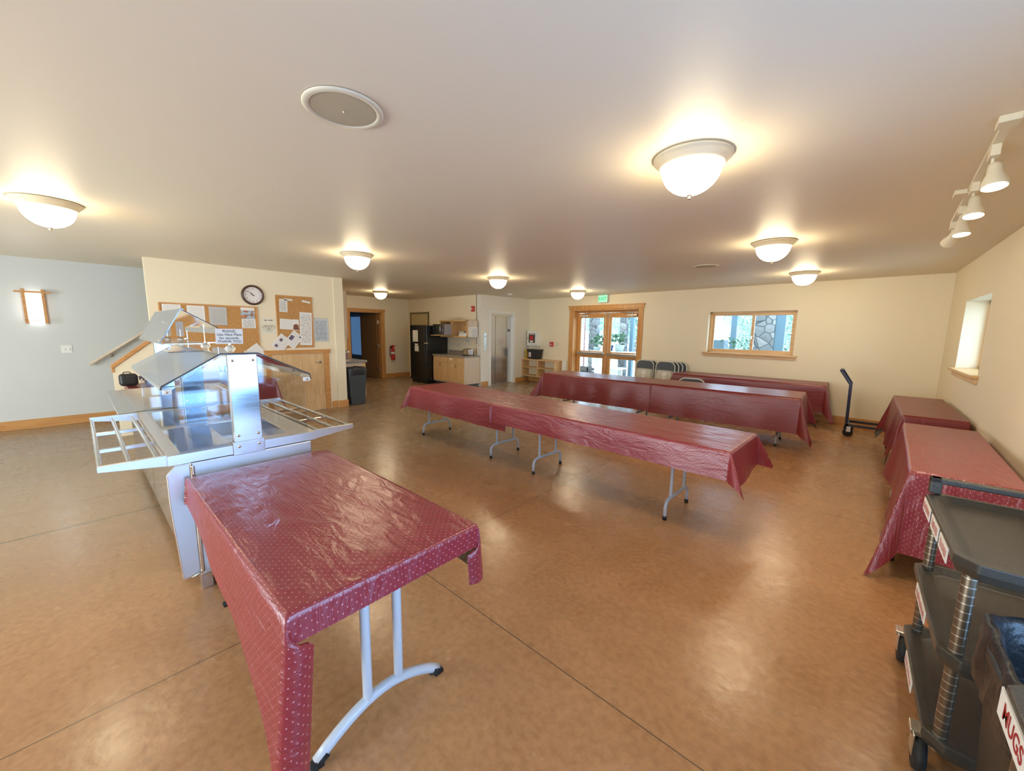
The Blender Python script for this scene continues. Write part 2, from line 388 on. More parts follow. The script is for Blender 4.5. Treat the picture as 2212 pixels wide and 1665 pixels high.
wall_with_holes(LB+.3, H, .32, [(1.70, 3.78, 0, 2.21), (5.42, 7.02, 1.19, 2.065)]).xf(BM).build('wall_back', WALL, kind='structure')
# right wall, local x runs along world y from -4.6
RM = Matrix.Translation((XR, -4.6, 0)) @ Matrix.Rotation(PI/2, 4, 'Z')
RMm = Matrix(((0,-1,0,XR),(1,0,0,-4.6),(0,0,1,0),(0,0,0,1)))
m = wall_with_holes(13.9, H, .33, [(4.6-.45, 4.6+1.95, 0.02, 2.08), (4.6+6.42, 4.6+7.84, 1.19, 2.065)])
m.v = [Vector((XR+v.y, -4.6+v.x, v.z)) for v in m.v]
m.build('wall_right', WALL, kind='structure')
m = wall_with_holes(10.6, H, .25, [(2.2, 8.4, .3, 2.2)])
m.v = [Vector((-9.62+v.x, -4.0-v.y, v.z)) for v in m.v]
m.build('wall_rear', WALL, kind='structure')
M().box((XL-.2, -4.2, 0), (XL, 3.45, H)).build('wall_left', WALL_G, kind='structure')
# notice board wall with stair flank
M().box((XB-.12, .745, 0), (XB, 3.45, H)).box((XB-.12, 3.45, 0), (XB+.03, 3.63, H)).box((XB-.2, 3.25, 0), (-12, 3.63, H)).build('wall_board', WALL, kind='structure')
mm = M().prism([(XB-.12, .745, 0), (XB-.12, .30, 0), (XB-.12, .30, .985), (XB-.12, .70, 1.325), (XB-.12, .745, 1.36)], (.12, 0, 0))
mm.build('wall_stair_flank', WALL, kind='structure')
st = struct('trim_1', (XB, .3, 1))
M().prism([(XB-.16, .285, .975), (XB-.16, .285, 1.03), (XB-.16, .74, 1.42), (XB-.16, .74, 1.365)], (.18, 0, 0)).box((XB-.02, .285, .93), (XB+.012, .31, 1.0)).build('stair_cap', OAKY, st, bevel=.004)
# kitchen end wall with door opening (local x = world y from 3.4)
m = wall_with_holes(4.4, H, .2, [(5.55-3.4, 6.60-3.4, 0, 2.12)])
m.v = [Vector((-11.6-v.y, 3.4+v.x, v.z)) for v in m.v]
m.build('wall_kitchen', WALL, kind='structure')
M().box((-12.2, 7.60, 0), (-8.2, 7.85, H)).build('wall_fridge', WALL, kind='structure')
m = wall_with_holes(2.3, H, .2, [(7.955-7.6, 8.98-7.6, 0, 2.11)])
m.v = [Vector((-8.02-v.y, 7.6+v.x, v.z)) for v in m.v]
m.build('wall_elevator', WALL_P, kind='structure')
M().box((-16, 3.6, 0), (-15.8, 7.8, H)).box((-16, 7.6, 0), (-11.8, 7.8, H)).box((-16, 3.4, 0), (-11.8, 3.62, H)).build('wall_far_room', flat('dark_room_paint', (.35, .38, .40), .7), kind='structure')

# baseboards
bb = .14; bt = .018
def base(name, a, b, mat=OAK):
    M().box(a, b).build(name, mat, kind='structure', bevel=.004)
m = M().box((0, -bt, 0), (1.62, 0, bb)).box((3.86, -bt, 0), (LB, 0, bb)); m.xf(BM); m.build('baseboard_back', OAK, kind='structure', bevel=.004)
base('baseboard_right', (XR-bt, 2.05, 0), (XR, 9.12, bb), OAKY)
base('baseboard_left', (XL, -4, 0), (XL+bt, 3.2, bb), OAKY)
m = M().box((XB, 3.33, 0), (XB+bt, 3.45, bb)).box((XB+.03, 3.45, 0), (XB+.03+bt, 3.63+bt, bb)).box((XB-.2, 3.63, 0), (XB+.03, 3.63+bt, bb)).build('baseboard_pilaster', OAKY, kind='structure', bevel=.003)
base('baseboard_kitchen', (-11.6, 6.71, 0), (-11.6+bt, 7.6, bb), OAKY)
base('baseboard_elevator', (-8.02, 7.60, 0), (-8.02+bt, 7.87, bb), OAKY)
base('baseboard_elevator_corner', (-8.02, 9.07, 0), (-8.02+bt, 9.72, bb), OAKY)

# ---------------------------------------------------------------- exit doors (door_1)
d1 = struct('door_1', tuple(bw(1.62)), BANG)
def LB_(m, name, mat, parent, **k): # build from back-wall local coordinates
    m.xf(BM); return m.build(name, mat, parent, **k)
m = M().box((1.60, -.022, 0), (1.70, 0, 2.21)).box((3.78, -.022, 0), (3.88, 0, 2.21)).box((1.58, -.03, 2.21), (3.90, 0, 2.30)).box((1.56, -.04, 2.295), (3.92, 0, 2.32))
LB_(m, 'casing', OAKV, d1, bevel=.004)
m = M().box((1.70, 0, 0), (1.735, .30, 2.21)).box((3.745, 0, 0), (3.78, .30, 2.21)).box((1.735, 0, 2.175), (3.745, .30, 2.21)).box((1.735, .20, 2.12), (3.745, .22, 2.175))
LB_(m, 'jamb', OAKV, d1)
Y0, Y1 = .20, .245
for x0, x1, side in ((1.74, 2.735, -1), (2.745, 3.74, 1)):
    lf = LB_(M().box((x0, Y0, .02), (x0+.115, Y1, 2.115)).box((x1-.115, Y0, .02), (x1, Y1, 2.115)).box((x0+.115, Y0, 1.985), (x1-.115, Y1, 2.115)).box((x0+.115, Y0, .87), (x1-.115, Y1, 1.06)).box((x0+.115, Y0, .02), (x1-.115, Y1, .27)), 'door_leaf', OAKV, d1, bevel=.005)
    for z0, z1 in ((1.06, 1.985), (.27, .87)):
        LB_(M().box((x0+.115, .218, z0), (x1-.115, .226, z1)), 'glass_pane', PANE, lf)
    hx = x0 if side < 0 else x1
    LB_(M().box((x0+.04, Y0-.075, .955), (x1-.03, Y0-.03, 1.025)).box((x0+.05, Y0-.03, .965), (x0+.13, Y0, 1.02)).box((x1-.15, Y0-.03, .94), (x1-.04, Y0, 1.04)), 'push_bar', NICKEL, lf, bevel=.008)
    cx = x0+.1 if side < 0 else x1-.40
    LB_(M().box((cx, Y0-.06, 2.02), (cx+.28, Y0, 2.07)), 'door_closer', NICKEL, lf, bevel=.01)
    LB_(M().tube([(cx+.14, Y0-.045, 2.085), (cx+(.40 if side < 0 else -.14), Y0-.12, 2.12)], .009).tube([(cx+.14, Y0-.03, 2.0), (cx+.14, Y0-.03, 2.1)], .014), 'closer_arm', NICKEL, lf)
    bx = x1-.05 if side < 0 else x0+.05
    LB_(M().box((bx-.025, Y0-.02, 2.0), (bx+.025, Y0, 2.115)).tube([(bx, Y0-.012, 1.0), (bx, Y0-.012, 2.0)], .005), 'flush_bolt', NICKEL, lf)
    LB_(M().box((bx-.03, Y0-.012, .3), (bx-.02, Y0, .9)), 'lower_rod', NICKEL, lf)

# ---------------------------------------------------------------- sliding window in back wall (window_1)
w1 = struct('window_1', tuple(bw(5.42, 0, 1.19)), BANG)
WO = wood('pine_sash', (.62, .36, .14), (.76, .50, .24), axis=0)
x0, x1, z0, z1 = 5.42, 7.02, 1.19, 2.065
xm = 6.27
LB_(M().box((x0, .11, z0), (x0+.05, .20, z1)).box((x1-.05, .11, z0), (x1, .20, z1)).box((x0, .11, z1-.045), (x1, .20, z1)).box((x0, .11, z0), (x1, .20, z0+.04)), 'window_frame', WO, w1, bevel=.003)
s1 = LB_(M().box((x0+.05, .15, z0+.04), (x0+.085, .18, z1-.045)).box((xm-.02, .15, z0+.04), (xm+.015, .18, z1-.045)).box((x0+.085, .15, z1-.08), (xm-.02, .18, z1-.045)).box((x0+.085, .15, z0+.04), (xm-.02, .18, z0+.08)), 'fixed_sash', WO, w1, bevel=.003)
LB_(M().box((x0+.085, .162, z0+.08), (xm-.02, .167, z1-.08)), 'glass_pane', PANE, s1)
s2 = LB_(M().box((xm-.035, .115, z0+.035), (xm+.02, .148, z1-.04)).box((x1-.085, .115, z0+.035), (x1-.05, .148, z1-.04)).box((xm+.02, .115, z1-.085), (x1-.085, .148, z1-.04)).box((xm+.02, .115, z0+.035), (x1-.085, .148, z0+.085)), 'sliding_sash', WO, w1, bevel=.003)
LB_(M().box((xm+.02, .13, z0+.085), (x1-.085, .135, z1-.085)), 'glass_pane', PANE, s2)
LB_(M().box((xm-.02, .085, 1.50), (xm+.005, .115, 1.56)).tube([(xm-.01, .09, 1.53), (xm+.09, .075, 1.528)], .007), 'latch', NICKEL, s2)
LB_(M().box((x0+.001-.071, -.06, 1.165), (x1+.07, .11, 1.196)).box((x0-.05, -.022, 1.105), (x1+.05, 0, 1.165)), 'window_sill', WO, w1, bevel=.004)
LB_(M().box((x0+.42, -.03, 1.19), (x0+.45, .0, 1.196)), 'sill_screw', BRASSY, w1)

# ---------------------------------------------------------------- window in right wall (window_2)
w2 = struct('window_2', (XR, 6.42, 1.19))
y0, y1 = 6.42, 7.84
M().box((XR+.20, y0, z0), (XR+.28, y0+.05, z1)).box((XR+.20, y1-.05, z0), (XR+.28, y1, z1)).box((XR+.20, y0, z1-.045), (XR+.28, y1, z1)).box((XR+.20, y0, z0), (XR+.28, y1, z0+.04)).box((XR+.20, 7.1, z0), (XR+.28, 7.16, z1)).build('window_frame', WO, w2, bevel=.003)
M().box((XR+.235, y0+.05, z0+.04), (XR+.24, y1-.05, z1-.045)).build('glass_pane', PANE, w2)
M().box((XR-.06, y0-.07, 1.165), (XR+.20, y1+.07, 1.196)).box((XR-.022, y0-.05, 1.10), (XR, y1+.05, 1.165)).build('window_sill', WO, w2, bevel=.004)

# glass door in the right wall beside the carts (door_2)
dd = struct('door_2', (XR, -.45, 0))
M().box((XR+.1, -.45, .02), (XR+.16, -.35, 2.08)).box((XR+.1, 1.85, .02), (XR+.16, 1.95, 2.08)).box((XR+.1, .70, .02), (XR+.16, .82, 2.08)).box((XR+.1, -.45, 1.98), (XR+.16, 1.95, 2.08)).box((XR+.1, -.45, .02), (XR+.16, 1.95, .10)).build('door_frame', OAKV, dd, bevel=.004)
M().box((XR+.125, -.35, .1), (XR+.13, 1.85, 1.98)).build('glass_pane', PANE, dd)
w3 = struct('window_3', (-7.4, -4.0, .3))
m = M()
for x in (-7.42, -5.87, -4.32, -2.77, -1.30): m.box((x, -4.15, .3), (x+.08, -4.05, 2.2))
m.box((-7.42, -4.15, 2.12), (-1.22, -4.05, 2.2)).box((-7.42, -4.15, .3), (-1.22, -4.05, .38)).build('window_frame', OAKV, w3, bevel=.004)
M().box((-7.4, -4.105, .38), (-1.24, -4.10, 2.12)).build('glass_pane', PANE, w3)

# ---------------------------------------------------------------- elevator (door_3)
el = struct('door_3', (-8.02, 7.95, 0))
fx = -8.02
M().box((fx-.16, 7.955, 0), (fx+.015, 7.99, 2.11)).box((fx-.16, 8.945, 0), (fx+.015, 8.98, 2.11)).box((fx-.16, 7.99, 2.075), (fx+.015, 8.945, 2.11)).box((fx, 7.90, 0), (fx+.012, 7.955, 2.165)).box((fx, 8.98, 0), (fx+.012, 9.04, 2.165)).box((fx, 7.955, 2.11), (fx+.012, 8.98, 2.165)).build('door_frame', WHITE, el, bevel=.003)
M().box((fx-.15, 7.99, .01), (fx-.13, 8.945, 2.075)).build('seam_shade_sheet', INK, el)  # dark sheet behind the leaves, shade of the seams put into colour
M().box((fx-.12, 7.995, .01), (fx-.10, 8.270, 2.075)).build('door_leaf', ELEV, el, bevel=.003)
M().box((fx-.12, 8.285, .01), (fx-.10, 8.745, 2.075)).build('door_leaf', ELEV, el, bevel=.003)
M().box((fx-.12, 8.76, .01), (fx-.10, 8.945, 2.075)).build('return_panel', ELEV, el, bevel=.003)
M().box((fx-.10, 7.99, 2.01), (fx-.03, 8.945, 2.075)).build('header_plate', ELEV, el)
M().box((fx-.16, 7.99, 0), (fx-.02, 8.945, .012)).build('threshold', NICKEL, el)
m = M().box((fx-.1, 8.80, 1.57), (fx-.097, 8.90, 1.64)); m.build('floor_plate', INK, el)
text('*1', .05, WHITE, el, (fx-.096, 8.85, 1.605), face_rot((0, 1, 0)), name='floor_number')
t = thing('elevator_call_panel', 'slim brushed steel elevator call panel beside the lift doors', 'panel', (fx, 7.74, 1.02))
M().box((fx, 7.70, 1.02), (fx+.018, 7.80, 1.52)).build('plate', NICKEL, t, bevel=.004)
M().box((fx+.018, 7.735, 1.41), (fx+.024, 7.765, 1.445)).build('call_button', INK, t, bevel=.003)

# ---------------------------------------------------------------- low closet door in board wall (door_4)
d4 = struct('door_4', (XB, 2.2, 0))
M().box((XB, 2.20, 0), (XB+.02, 2.29, 1.11)).box((XB, 3.21, 0), (XB+.02, 3.305, 1.11)).box((XB, 2.18, 1.11), (XB+.03, 3.33, 1.175)).box((XB, 2.17, 1.17), (XB+.035, 3.34, 1.185)).build('casing', OAKY, d4, bevel=.003)
dl = M().box((XB, 2.295, .01), (XB+.012, 3.205, 1.10)).build('door_leaf', BIRCH, d4, bevel=.002)
M().lathe([(0, .012), (.028, .012), (.028, .02), (.012, .022), (.012, .05), (0, .05)], (XB, 3.13, .94), 16, 'x').tube([(XB+.045, 3.13, .94), (XB+.05, 3.03, .94)], [.010, .007]).build('door_handle', NICKEL, dl, smooth='auto')

# ---------------------------------------------------------------- kitchen door (door_5), leaf swung into the far room
d5 = struct('door_5', (-11.6, 5.5, 0))
kx = -11.6
M().box((kx, 5.44, 0), (kx+.02, 5.55, 2.12)).box((kx, 6.60, 0), (kx+.02, 6.70, 2.12)).box((kx, 5.42, 2.12), (kx+.03, 6.72, 2.19)).box((kx, 5.41, 2.185), (kx+.04, 6.73, 2.205)).build('casing', OAKV, d5, bevel=.003)
M().box((kx-.2, 5.55, 0), (kx, 5.57, 2.12)).box((kx-.2, 6.57, 0), (kx, 6.60, 2.12)).box((kx-.2, 5.55, 2.09), (kx, 6.60, 2.12)).build('jamb', OAKV, d5)
lf = M().box((0, -.02, 0), (.80, .02, 2.07)).xf(Matrix.Translation((kx-.16, 6.52, .01)) @ Matrix.Rotation(R(190), 4, 'Z')).build('door_leaf', DARKDOOR, d5, bevel=.002)
M().box((kx-.19, 6.5, 1.75), (kx-.12, 6.575, 1.86)).box((kx-.19, 6.5, .25), (kx-.12, 6.575, .36)).box((kx-.19, 6.5, 1.0), (kx-.12, 6.575, 1.1)).build('hinge', NICKEL, d5)
# far room window, seen as a blue strip through the kitchen door
w4 = struct('window_4', (-15.8, 6, 1))
M().box((-15.7, 7.56, .55), (-14.75, 7.59, 2.05)).build('dusk_blue_pane', flat('dusk_blue_glass', (.07, .14, .26), .2, emis=(.12, .26, .5), estr=.35), w4)

# stair handrail
t = thing('stair_handrail', 'round wooden handrail sloping up the grey stair wall', 'handrail', (XL, .2, 1))
M().tube([(XL+.07, .10, .95), (XL+.07, 1.5, 2.02)], .022, 14).build('rail', PALELAM, t, smooth=True)
M().tube([(XL, .36, 1.09), (XL+.05, .36, 1.09), (XL+.07, .36, 1.135)], .008).lathe([(0, 0), (.03, 0), (.03, .006), (0, .006)], (XL, .36, 1.09), 16, 'x').build('bracket', NICKEL, t, smooth='auto')

# ---------------------------------------------------------------- outside: porch, stone pillar, plants, trees
STONE_m, nt, b_, N_, L_ = newmat('river_stone')
tc = N_('ShaderNodeTexCoord'); vo = N_('ShaderNodeTexVoronoi'); vo.inputs['Scale'].default_value = 4.5; L_(tc.outputs['Object'], vo.inputs['Vector'])
vd = N_('ShaderNodeTexVoronoi'); vd.feature = 'DISTANCE_TO_EDGE'; vd.inputs['Scale'].default_value = 4.5; L_(tc.outputs['Object'], vd.inputs['Vector'])
cr = N_('ShaderNodeValToRGB'); cr.color_ramp.elements[0].position = .02; cr.color_ramp.elements[0].color = (.30, .33, .36, 1); cr.color_ramp.elements[1].position = .06; cr.color_ramp.elements[1].color = (1, 1, 1, 1); L_(vd.outputs[0], cr.inputs[0])
hs = N_('ShaderNodeSeparateXYZ'); L_(vo.outputs['Color'], hs.inputs[0]); cr2 = N_('ShaderNodeValToRGB'); cr2.color_ramp.elements[0].color = (.13, .13, .13, 1); cr2.color_ramp.elements[1].color = (.30, .28, .26, 1); L_(hs.outputs[0], cr2.inputs[0])
mx = N_('ShaderNodeMix'); mx.data_type = 'RGBA'; mx.blend_type = 'MULTIPLY'; mx.inputs[0].default_value = 1; L_(cr2.outputs[0], mx.inputs[6]); L_(cr.outputs[0], mx.inputs[7]); L_(mx.outputs[2], b_.inputs['Base Color'])
bpn = N_('ShaderNodeBump'); bpn.inputs['Distance'].default_value = .04; L_(vd.outputs[0], bpn.inputs['Height']); L_(bpn.outputs[0], b_.inputs['Normal']); b_.inputs['Roughness'].default_value = .8
LEAF = flat('overexposed_leaf', (.42, .58, .48), .6, var=.3, vscale=3); LEAFD = flat('plant_leaf', (.06, .13, .06), .5, var=.3, vscale=20)  # LEAF is paled so its colour carries the overexposed daylight
POSTM = flat('blue_grey_post', (.10, .16, .20), .5); PINK = flat('copper_pipe', (.38, .20, .18), .5)
TERR = flat('glazed_blue_pot', (.03, .06, .2), .25); PALEPOT = flat('pale_stone_pot', (.36, .40, .38), .6)
M().box((-18, 9.9, -.35), (10, 60, -.02)).box((1.5, -9, -.35), (12, 9.9, -.02)).build('ground', flat('pale_paving', (.42, .43, .42), .8), kind='structure')
tag(M().box((-2.32, 12.3, -.02), (-1.80, 12.85, 3.3)).build('stone_pillar', STONE_m, bevel=.03), 'stone clad pillar outside seen through the right sash', 'pillar')
tag(M().box((-1.80, 12.35, -.02), (-1.58, 12.55, 3.3)).build('porch_post', POSTM, bevel=.01), 'blue grey post beside the stone pillar outside the window', 'post')
tag(M().box((-2.86, 12.4, -.02), (-2.72, 12.52, 3.3)).build('porch_post', POSTM, bevel=.01), 'thin blue grey post seen through the left window sash', 'post')
tag(M().box((-3.35, 12.3, -.02), (-2.98, 12.8, 1.42)).build('utility_box', flat('blue_grey_box', (.10, .15, .18), .5), bevel=.01), 'blue grey box outside at the lower left of the window', 'box')
tag(M().box((-7.52, 12.5, -.02), (-7.20, 12.75, 3.3)).build('stone_pillar', STONE_m, bevel=.03), 'rough stone pillar outside behind the left door glass', 'pillar')
tag(M().tube([(-7.62, 12.4, -.02), (-7.62, 12.4, 3.2)], .03).build('drain_pipe', PINK), 'pinkish metal pipe outside the left exit door', 'pipe')
tag(M().box((-6.36, 12.6, -.02), (-6.12, 12.8, 3.3)).build('porch_post', STONE_m, bevel=.01), 'grey stone post outside the right exit door', 'post')
tag(M().box((-5.98, 12.6, -.02), (-5.86, 12.75, 3.3)).build('porch_post', POSTM, bevel=.01), 'narrow post right of the grey stone post outside', 'post')
t = thing('potting_bench', 'pale bench with pots outside the exit doors', 'bench', (-6.3, 12.1, 0))
M().box((-7.0, 11.8, .92), (-5.3, 12.3, .96)).build('bench_top', WHITE, t)
for x in (-6.95, -5.4): M().box((x, 11.85, -.02), (x+.06, 12.25, .92)).build('leg', WHITE, t)
t = thing('white_side_table', 'low white table outside the right exit door glass', 'table', (-5.9, 11.3, 0))
M().box((-6.5, 11.1, .44), (-5.55, 11.6, .48)).build('table_top', WHITE, t)
M().box((-5.95, 11.15, -.02), (-5.65, 11.2, .44)).build('side_panel', WHITE, t)
M().box((-5.95, 11.5, -.02), (-5.65, 11.55, .44)).build('side_panel', WHITE, t)
t = thing('wooden_crate', 'dark slatted crate outside the left exit door glass', 'crate', (-7, 11.45, 0))
m = M()
for z in (0, .15, .30): m.box((-7.25, 11.25, z), (-6.75, 11.28, z+.11)).box((-7.25, 11.65, z), (-6.75, 11.68, z+.11)).box((-7.25, 11.25, z), (-7.22, 11.68, z+.11)).box((-6.78, 11.25, z), (-6.75, 11.68, z+.11))
m.build('slats', flat('weathered_wood', (.12, .10, .09), .8), t)
t = thing('folded_easel', 'pale folding easel legs outside the left exit door', 'easel', (-7.3, 11.2, 0))
M().tube([(-7.33, 11.2, .62), (-7.5, 11.1, 0)], .014).tube([(-7.33, 11.2, .62), (-7.15, 11.1, 0)], .014).tube([(-7.33, 11.2, .75), (-7.33, 11.35, 0)], .014).build('legs', WHITE, t)
def leaves(m, c, r, n, s, seed, up=0):
    rnd = random.Random(seed)
    for i in range(n):
        d = Vector((rnd.gauss(0, 1), rnd.gauss(0, 1), rnd.gauss(0, 1))).normalized()*(rnd.random()**.45)
        p = Vector(c)+Vector((d.x*r[0], d.y*r[1], d.z*r[2]))
        a = Vector((rnd.uniform(-1, 1), rnd.uniform(-1, 1), rnd.uniform(-.3, 1)+up)).normalized(); q = a.cross(Vector((rnd.uniform(-1, 1), rnd.uniform(-1, 1), .2))).normalized()
        l = s*rnd.uniform(.6, 1.3); w = l*.32
        m.add([p, p+a*l*.5+q*w, p+a*l, p+a*l*.5-q*w], [(0, 1, 2, 3)])
def plant(x, y, z, pr, ph, potm, r, n, seed, label):
    t = thing('potted_plant', label, 'plant', (x, y, z))
    M().lathe([(pr*.7, 0), (pr, ph*.9), (pr*1.05, ph), (pr*.9, ph), (pr*.85, ph*.9), (0, ph*.88)], (x, y, z), 20).build('pot', potm, t, smooth='auto')
    m = M(); leaves(m, (x, y, z+ph+r*.7), (r, r, r), n, .12, seed, .6); m.build('foliage', LEAFD, t)
plant(-6.05, 12.05, .96, .17, .22, PALEPOT, .26, 90, 3, 'leafy plant in a pale bowl on the outdoor bench')
plant(-6.42, 12.1, .96, .12, .2, TERR, .20, 70, 4, 'trailing plant in a dark blue pot on the outdoor bench')
plant(-6.88, 12.05, .96, .13, .13, PALEPOT, .24, 90, 5, 'green bushy plant above a pink box by the stone pillar')
t = thing('twiggy_shrub', 'thin twiggy shrub outside the left window sash', 'shrub', (-2.65, 12.0, 0))
m = M(); rnd = random.Random(5)
for k in range(9): m.tube([(-2.65+rnd.uniform(-.05, .05), 12.0, -.05), (-2.65+rnd.uniform(-.25, .25), 12.0+rnd.uniform(-.1, .1), .9), (-2.65+rnd.uniform(-.4, .4), 12.0+rnd.uniform(-.15, .15), rnd.uniform(1.3, 1.65))], [.008, .006, .003], 6)
m.build('stems', LEAFD, t); m = M(); leaves(m, (-2.65, 12.0, 1.35), (.4, .15, .2), 50, .09, 9); m.build('foliage', LEAFD, t)
def tree(x, y, h, rr, seed, label):
    t = thing('tree', label, 'tree', (x, y, 0))
    M().tube([(x, y, -.1), (x+.15, y, h*.45), (x, y, h*.8)], [.22, .16, .06]).build('trunk', flat('pale_bark', (.2, .18, .15), .8), t)
    m = M(); rnd = random.Random(seed)
    for k in range(7): leaves(m, (x+rnd.uniform(-1, 1)*rr*.6, y+rnd.uniform(-1, 1)*rr*.6, h*.55+rnd.uniform(-1, 1)*h*.35), (rr*.6, rr*.6, rr*.6), 1100, .17, seed*10+k)
    m.build('foliage', LEAF, t)
tree(-3.2, 25, 4.6, 2.0, 1, 'pale sunlit tree seen at the right of the window')
tree(-11.8, 26, 5.2, 2.2, 3, 'pale tree far behind the right exit door glass')
tree(-18.6, 34, 5.6, 2.2, 4, 'pale tree far behind the left exit door glass')
tree(-6.9, 35, 4.2, 1.9, 2, 'low pale tree seen through the left window sash')

# ================================================================ CEILING FIXTURES
def make_lamp(loc, label):
    t = thing('ceiling_light', label, 'light', loc, 0, 'flush dome lights on the ceiling')
    M().lathe([(.19, 0), (.205, -.004), (.205, -.014), (.196, -.018), (.192, -.028), (.182, -.032), (.172, -.05), (.168, -.056), (.160, -.056), (.155, -.03), (.1, -.01)], n=48).build('trim_ring', LAMPTRIM, t, local=True, smooth='auto')
    prof = [(.160, -.052)] + [(.158*math.cos(a), -.052-.150*math.sin(a)) for a in [R(x) for x in range(6, 90, 7)]] + [(0, -.202)]
    M().lathe(prof, n=48).build('glass_dome', DOME, t, local=True, smooth=True)
    M().lathe([(0, -.198), (.016, -.200), (.013, -.207), (.008, -.210), (.011, -.222), (.006, -.228), (0, -.228)], n=20).build('finial', BRASSY, t, local=True, smooth=True)
    return t
lamps = [((-.826, 2.40), 'large dome ceiling light nearest the camera, above the middle table'),
 ((-5.02, -.06), 'dome ceiling light at the far left, before the stair wall'),
 ((-5.14, 2.60), 'dome ceiling light over the end of the steel food bar near the board wall'),
 ((-5.22, 5.38), 'dome ceiling light above the far end of the middle table'),
 ((-9.67, 5.50), 'dome ceiling light in front of the kitchen doorway and refrigerator'),
 ((-5.30, 8.24), 'dome ceiling light beside the green exit sign'),
 ((-.836, 5.08), 'dome ceiling light above the second long table, before the window wall'),
 ((-.824, 7.79), 'dome ceiling light closest to the window wall, upper right of the window')]
l0 = make_lamp((*lamps[0][0], H), lamps[0][1])
for (x, y), lb in lamps[1:]: dup(l0, (x, y, H), None, lb)
# round ceiling speakers
def make_speaker(loc, label):
    t = thing('ceiling_speaker', label, 'speaker', loc, 0, 'round ceiling speakers')
    M().lathe([(.17, 0), (.17, -.006), (.163, -.012), (.150, -.013), (.141, -.010), (.138, -.006), (.135, 0)], n=56).build('rim', IVORY, t, local=True, smooth='auto')
    g = M().lathe([(.138, -.009), (0, -.011)], n=56).build('grille', flat('speaker_grille', (.50, .43, .29), .6, bump=.4, bscale=500), t, local=True)
    M().lathe([(0, -.011), (.006, -.013), (.004, -.018), (0, -.019)], n=12).build('screw', BRASSY, t, local=True, smooth=True)
    return t
s0 = make_speaker((-1.85, .90, H), 'large round ceiling speaker grille nearest the camera')
dup(s0, (-1.845, 6.26, H), None, 'small looking round ceiling speaker further back above the tables')
t = thing('smoke_detector', 'small white smoke detector on the ceiling before the elevator', 'smoke detector', (-7.19, 7.86, H))
M().lathe([(.075, 0), (.075, -.015), (.055, -.03), (.05, -.045), (0, -.048)], n=24).build('body', WHITE, t, local=True, smooth='auto')
# track light
tr0, tr1 = Vector((.375, 2.86, H)), Vector((.455, 5.15, H)); td = (tr1-tr0).normalized()
t = thing('track_light', 'cream track light with four small spot heads along the right ceiling', 'light', tuple(tr0))
def obox(m, c, d, hl, hw, z0, z1):
    c = Vector(c); d = Vector((d.x, d.y, 0)).normalized(); w = Vector((-d.y, d.x, 0))
    b = [c+d*sx*hl+w*sy*hw for sx, sy in ((-1,-1),(1,-1),(1,1),(-1,1))]
    return m.add([Vector((p.x, p.y, z)) for z in (z0, z1) for p in b], [(0,3,2,1),(4,5,6,7),(0,1,5,4),(1,2,6,5),(2,3,7,6),(3,0,4,7)])
LT = (tr1-tr0).length
obox(M(), (tr0+tr1)/2, td, LT/2, .018, H-.022, H).build('rail', IVORY, t, bevel=.003)
obox(M(), tr0+td*.03, td, .05, .035, H-.03, H).build('end_cap', IVORY, t, bevel=.003)
obox(M(), tr0+td*1.25-Vector((.03, 0, 0)), td, .06, .045, H-.028, H).build('feed_box', IVORY, t, bevel=.003)
for k, (dst, aim, lit) in enumerate(((.35, (.05, -.25, -1), 1), (1.02, (.0, -.25, -1), 1), (1.65, (.05, -.2, -1), 1), (2.2, (-.2, 1.0, -.55), 0))):
    c = tr0+td*dst
    h = obox(M(), c, td, .055, .017, H-.075, H-.02).tube([(c.x, c.y, H-.07), (c.x, c.y, H-.115)], .007).build('spot_head', IVORY, t, bevel=.002)
    a = Vector(aim).normalized(); o = Vector((c.x+.012, c.y, H-.12)); q = a.to_track_quat('-Z', 'Y').to_matrix().to_4x4()
    MX = Matrix.Translation(o) @ q
    M().lathe([(0, .02), (.024, .018), (.028, 0), (.030, -.03), (.047, -.075), (.050, -.105), (.045, -.105), (.042, -.09), (0, -.088)], n=28).xf(MX).build('shade', IVORY, h, smooth='auto')
    M().lathe([(.041, -.100), (0, -.102)], n=28).xf(MX).build('lens', SPOTL if lit else flat('unlit_lens', (.8, .8, .75), .2), h)
    if lit:
        ld = bpy.data.lights.new('spot_lamp', 'SPOT'); ld.energy = 14; ld.spot_size = R(80); ld.spot_blend = .7; ld.color = (1, .84, .62); ld.shadow_soft_size = .04
        lo = bpy.data.objects.new('spot_lamp', ld); scene.collection.objects.link(lo); lo.matrix_world = Matrix.Translation(o+a*.115) @ q

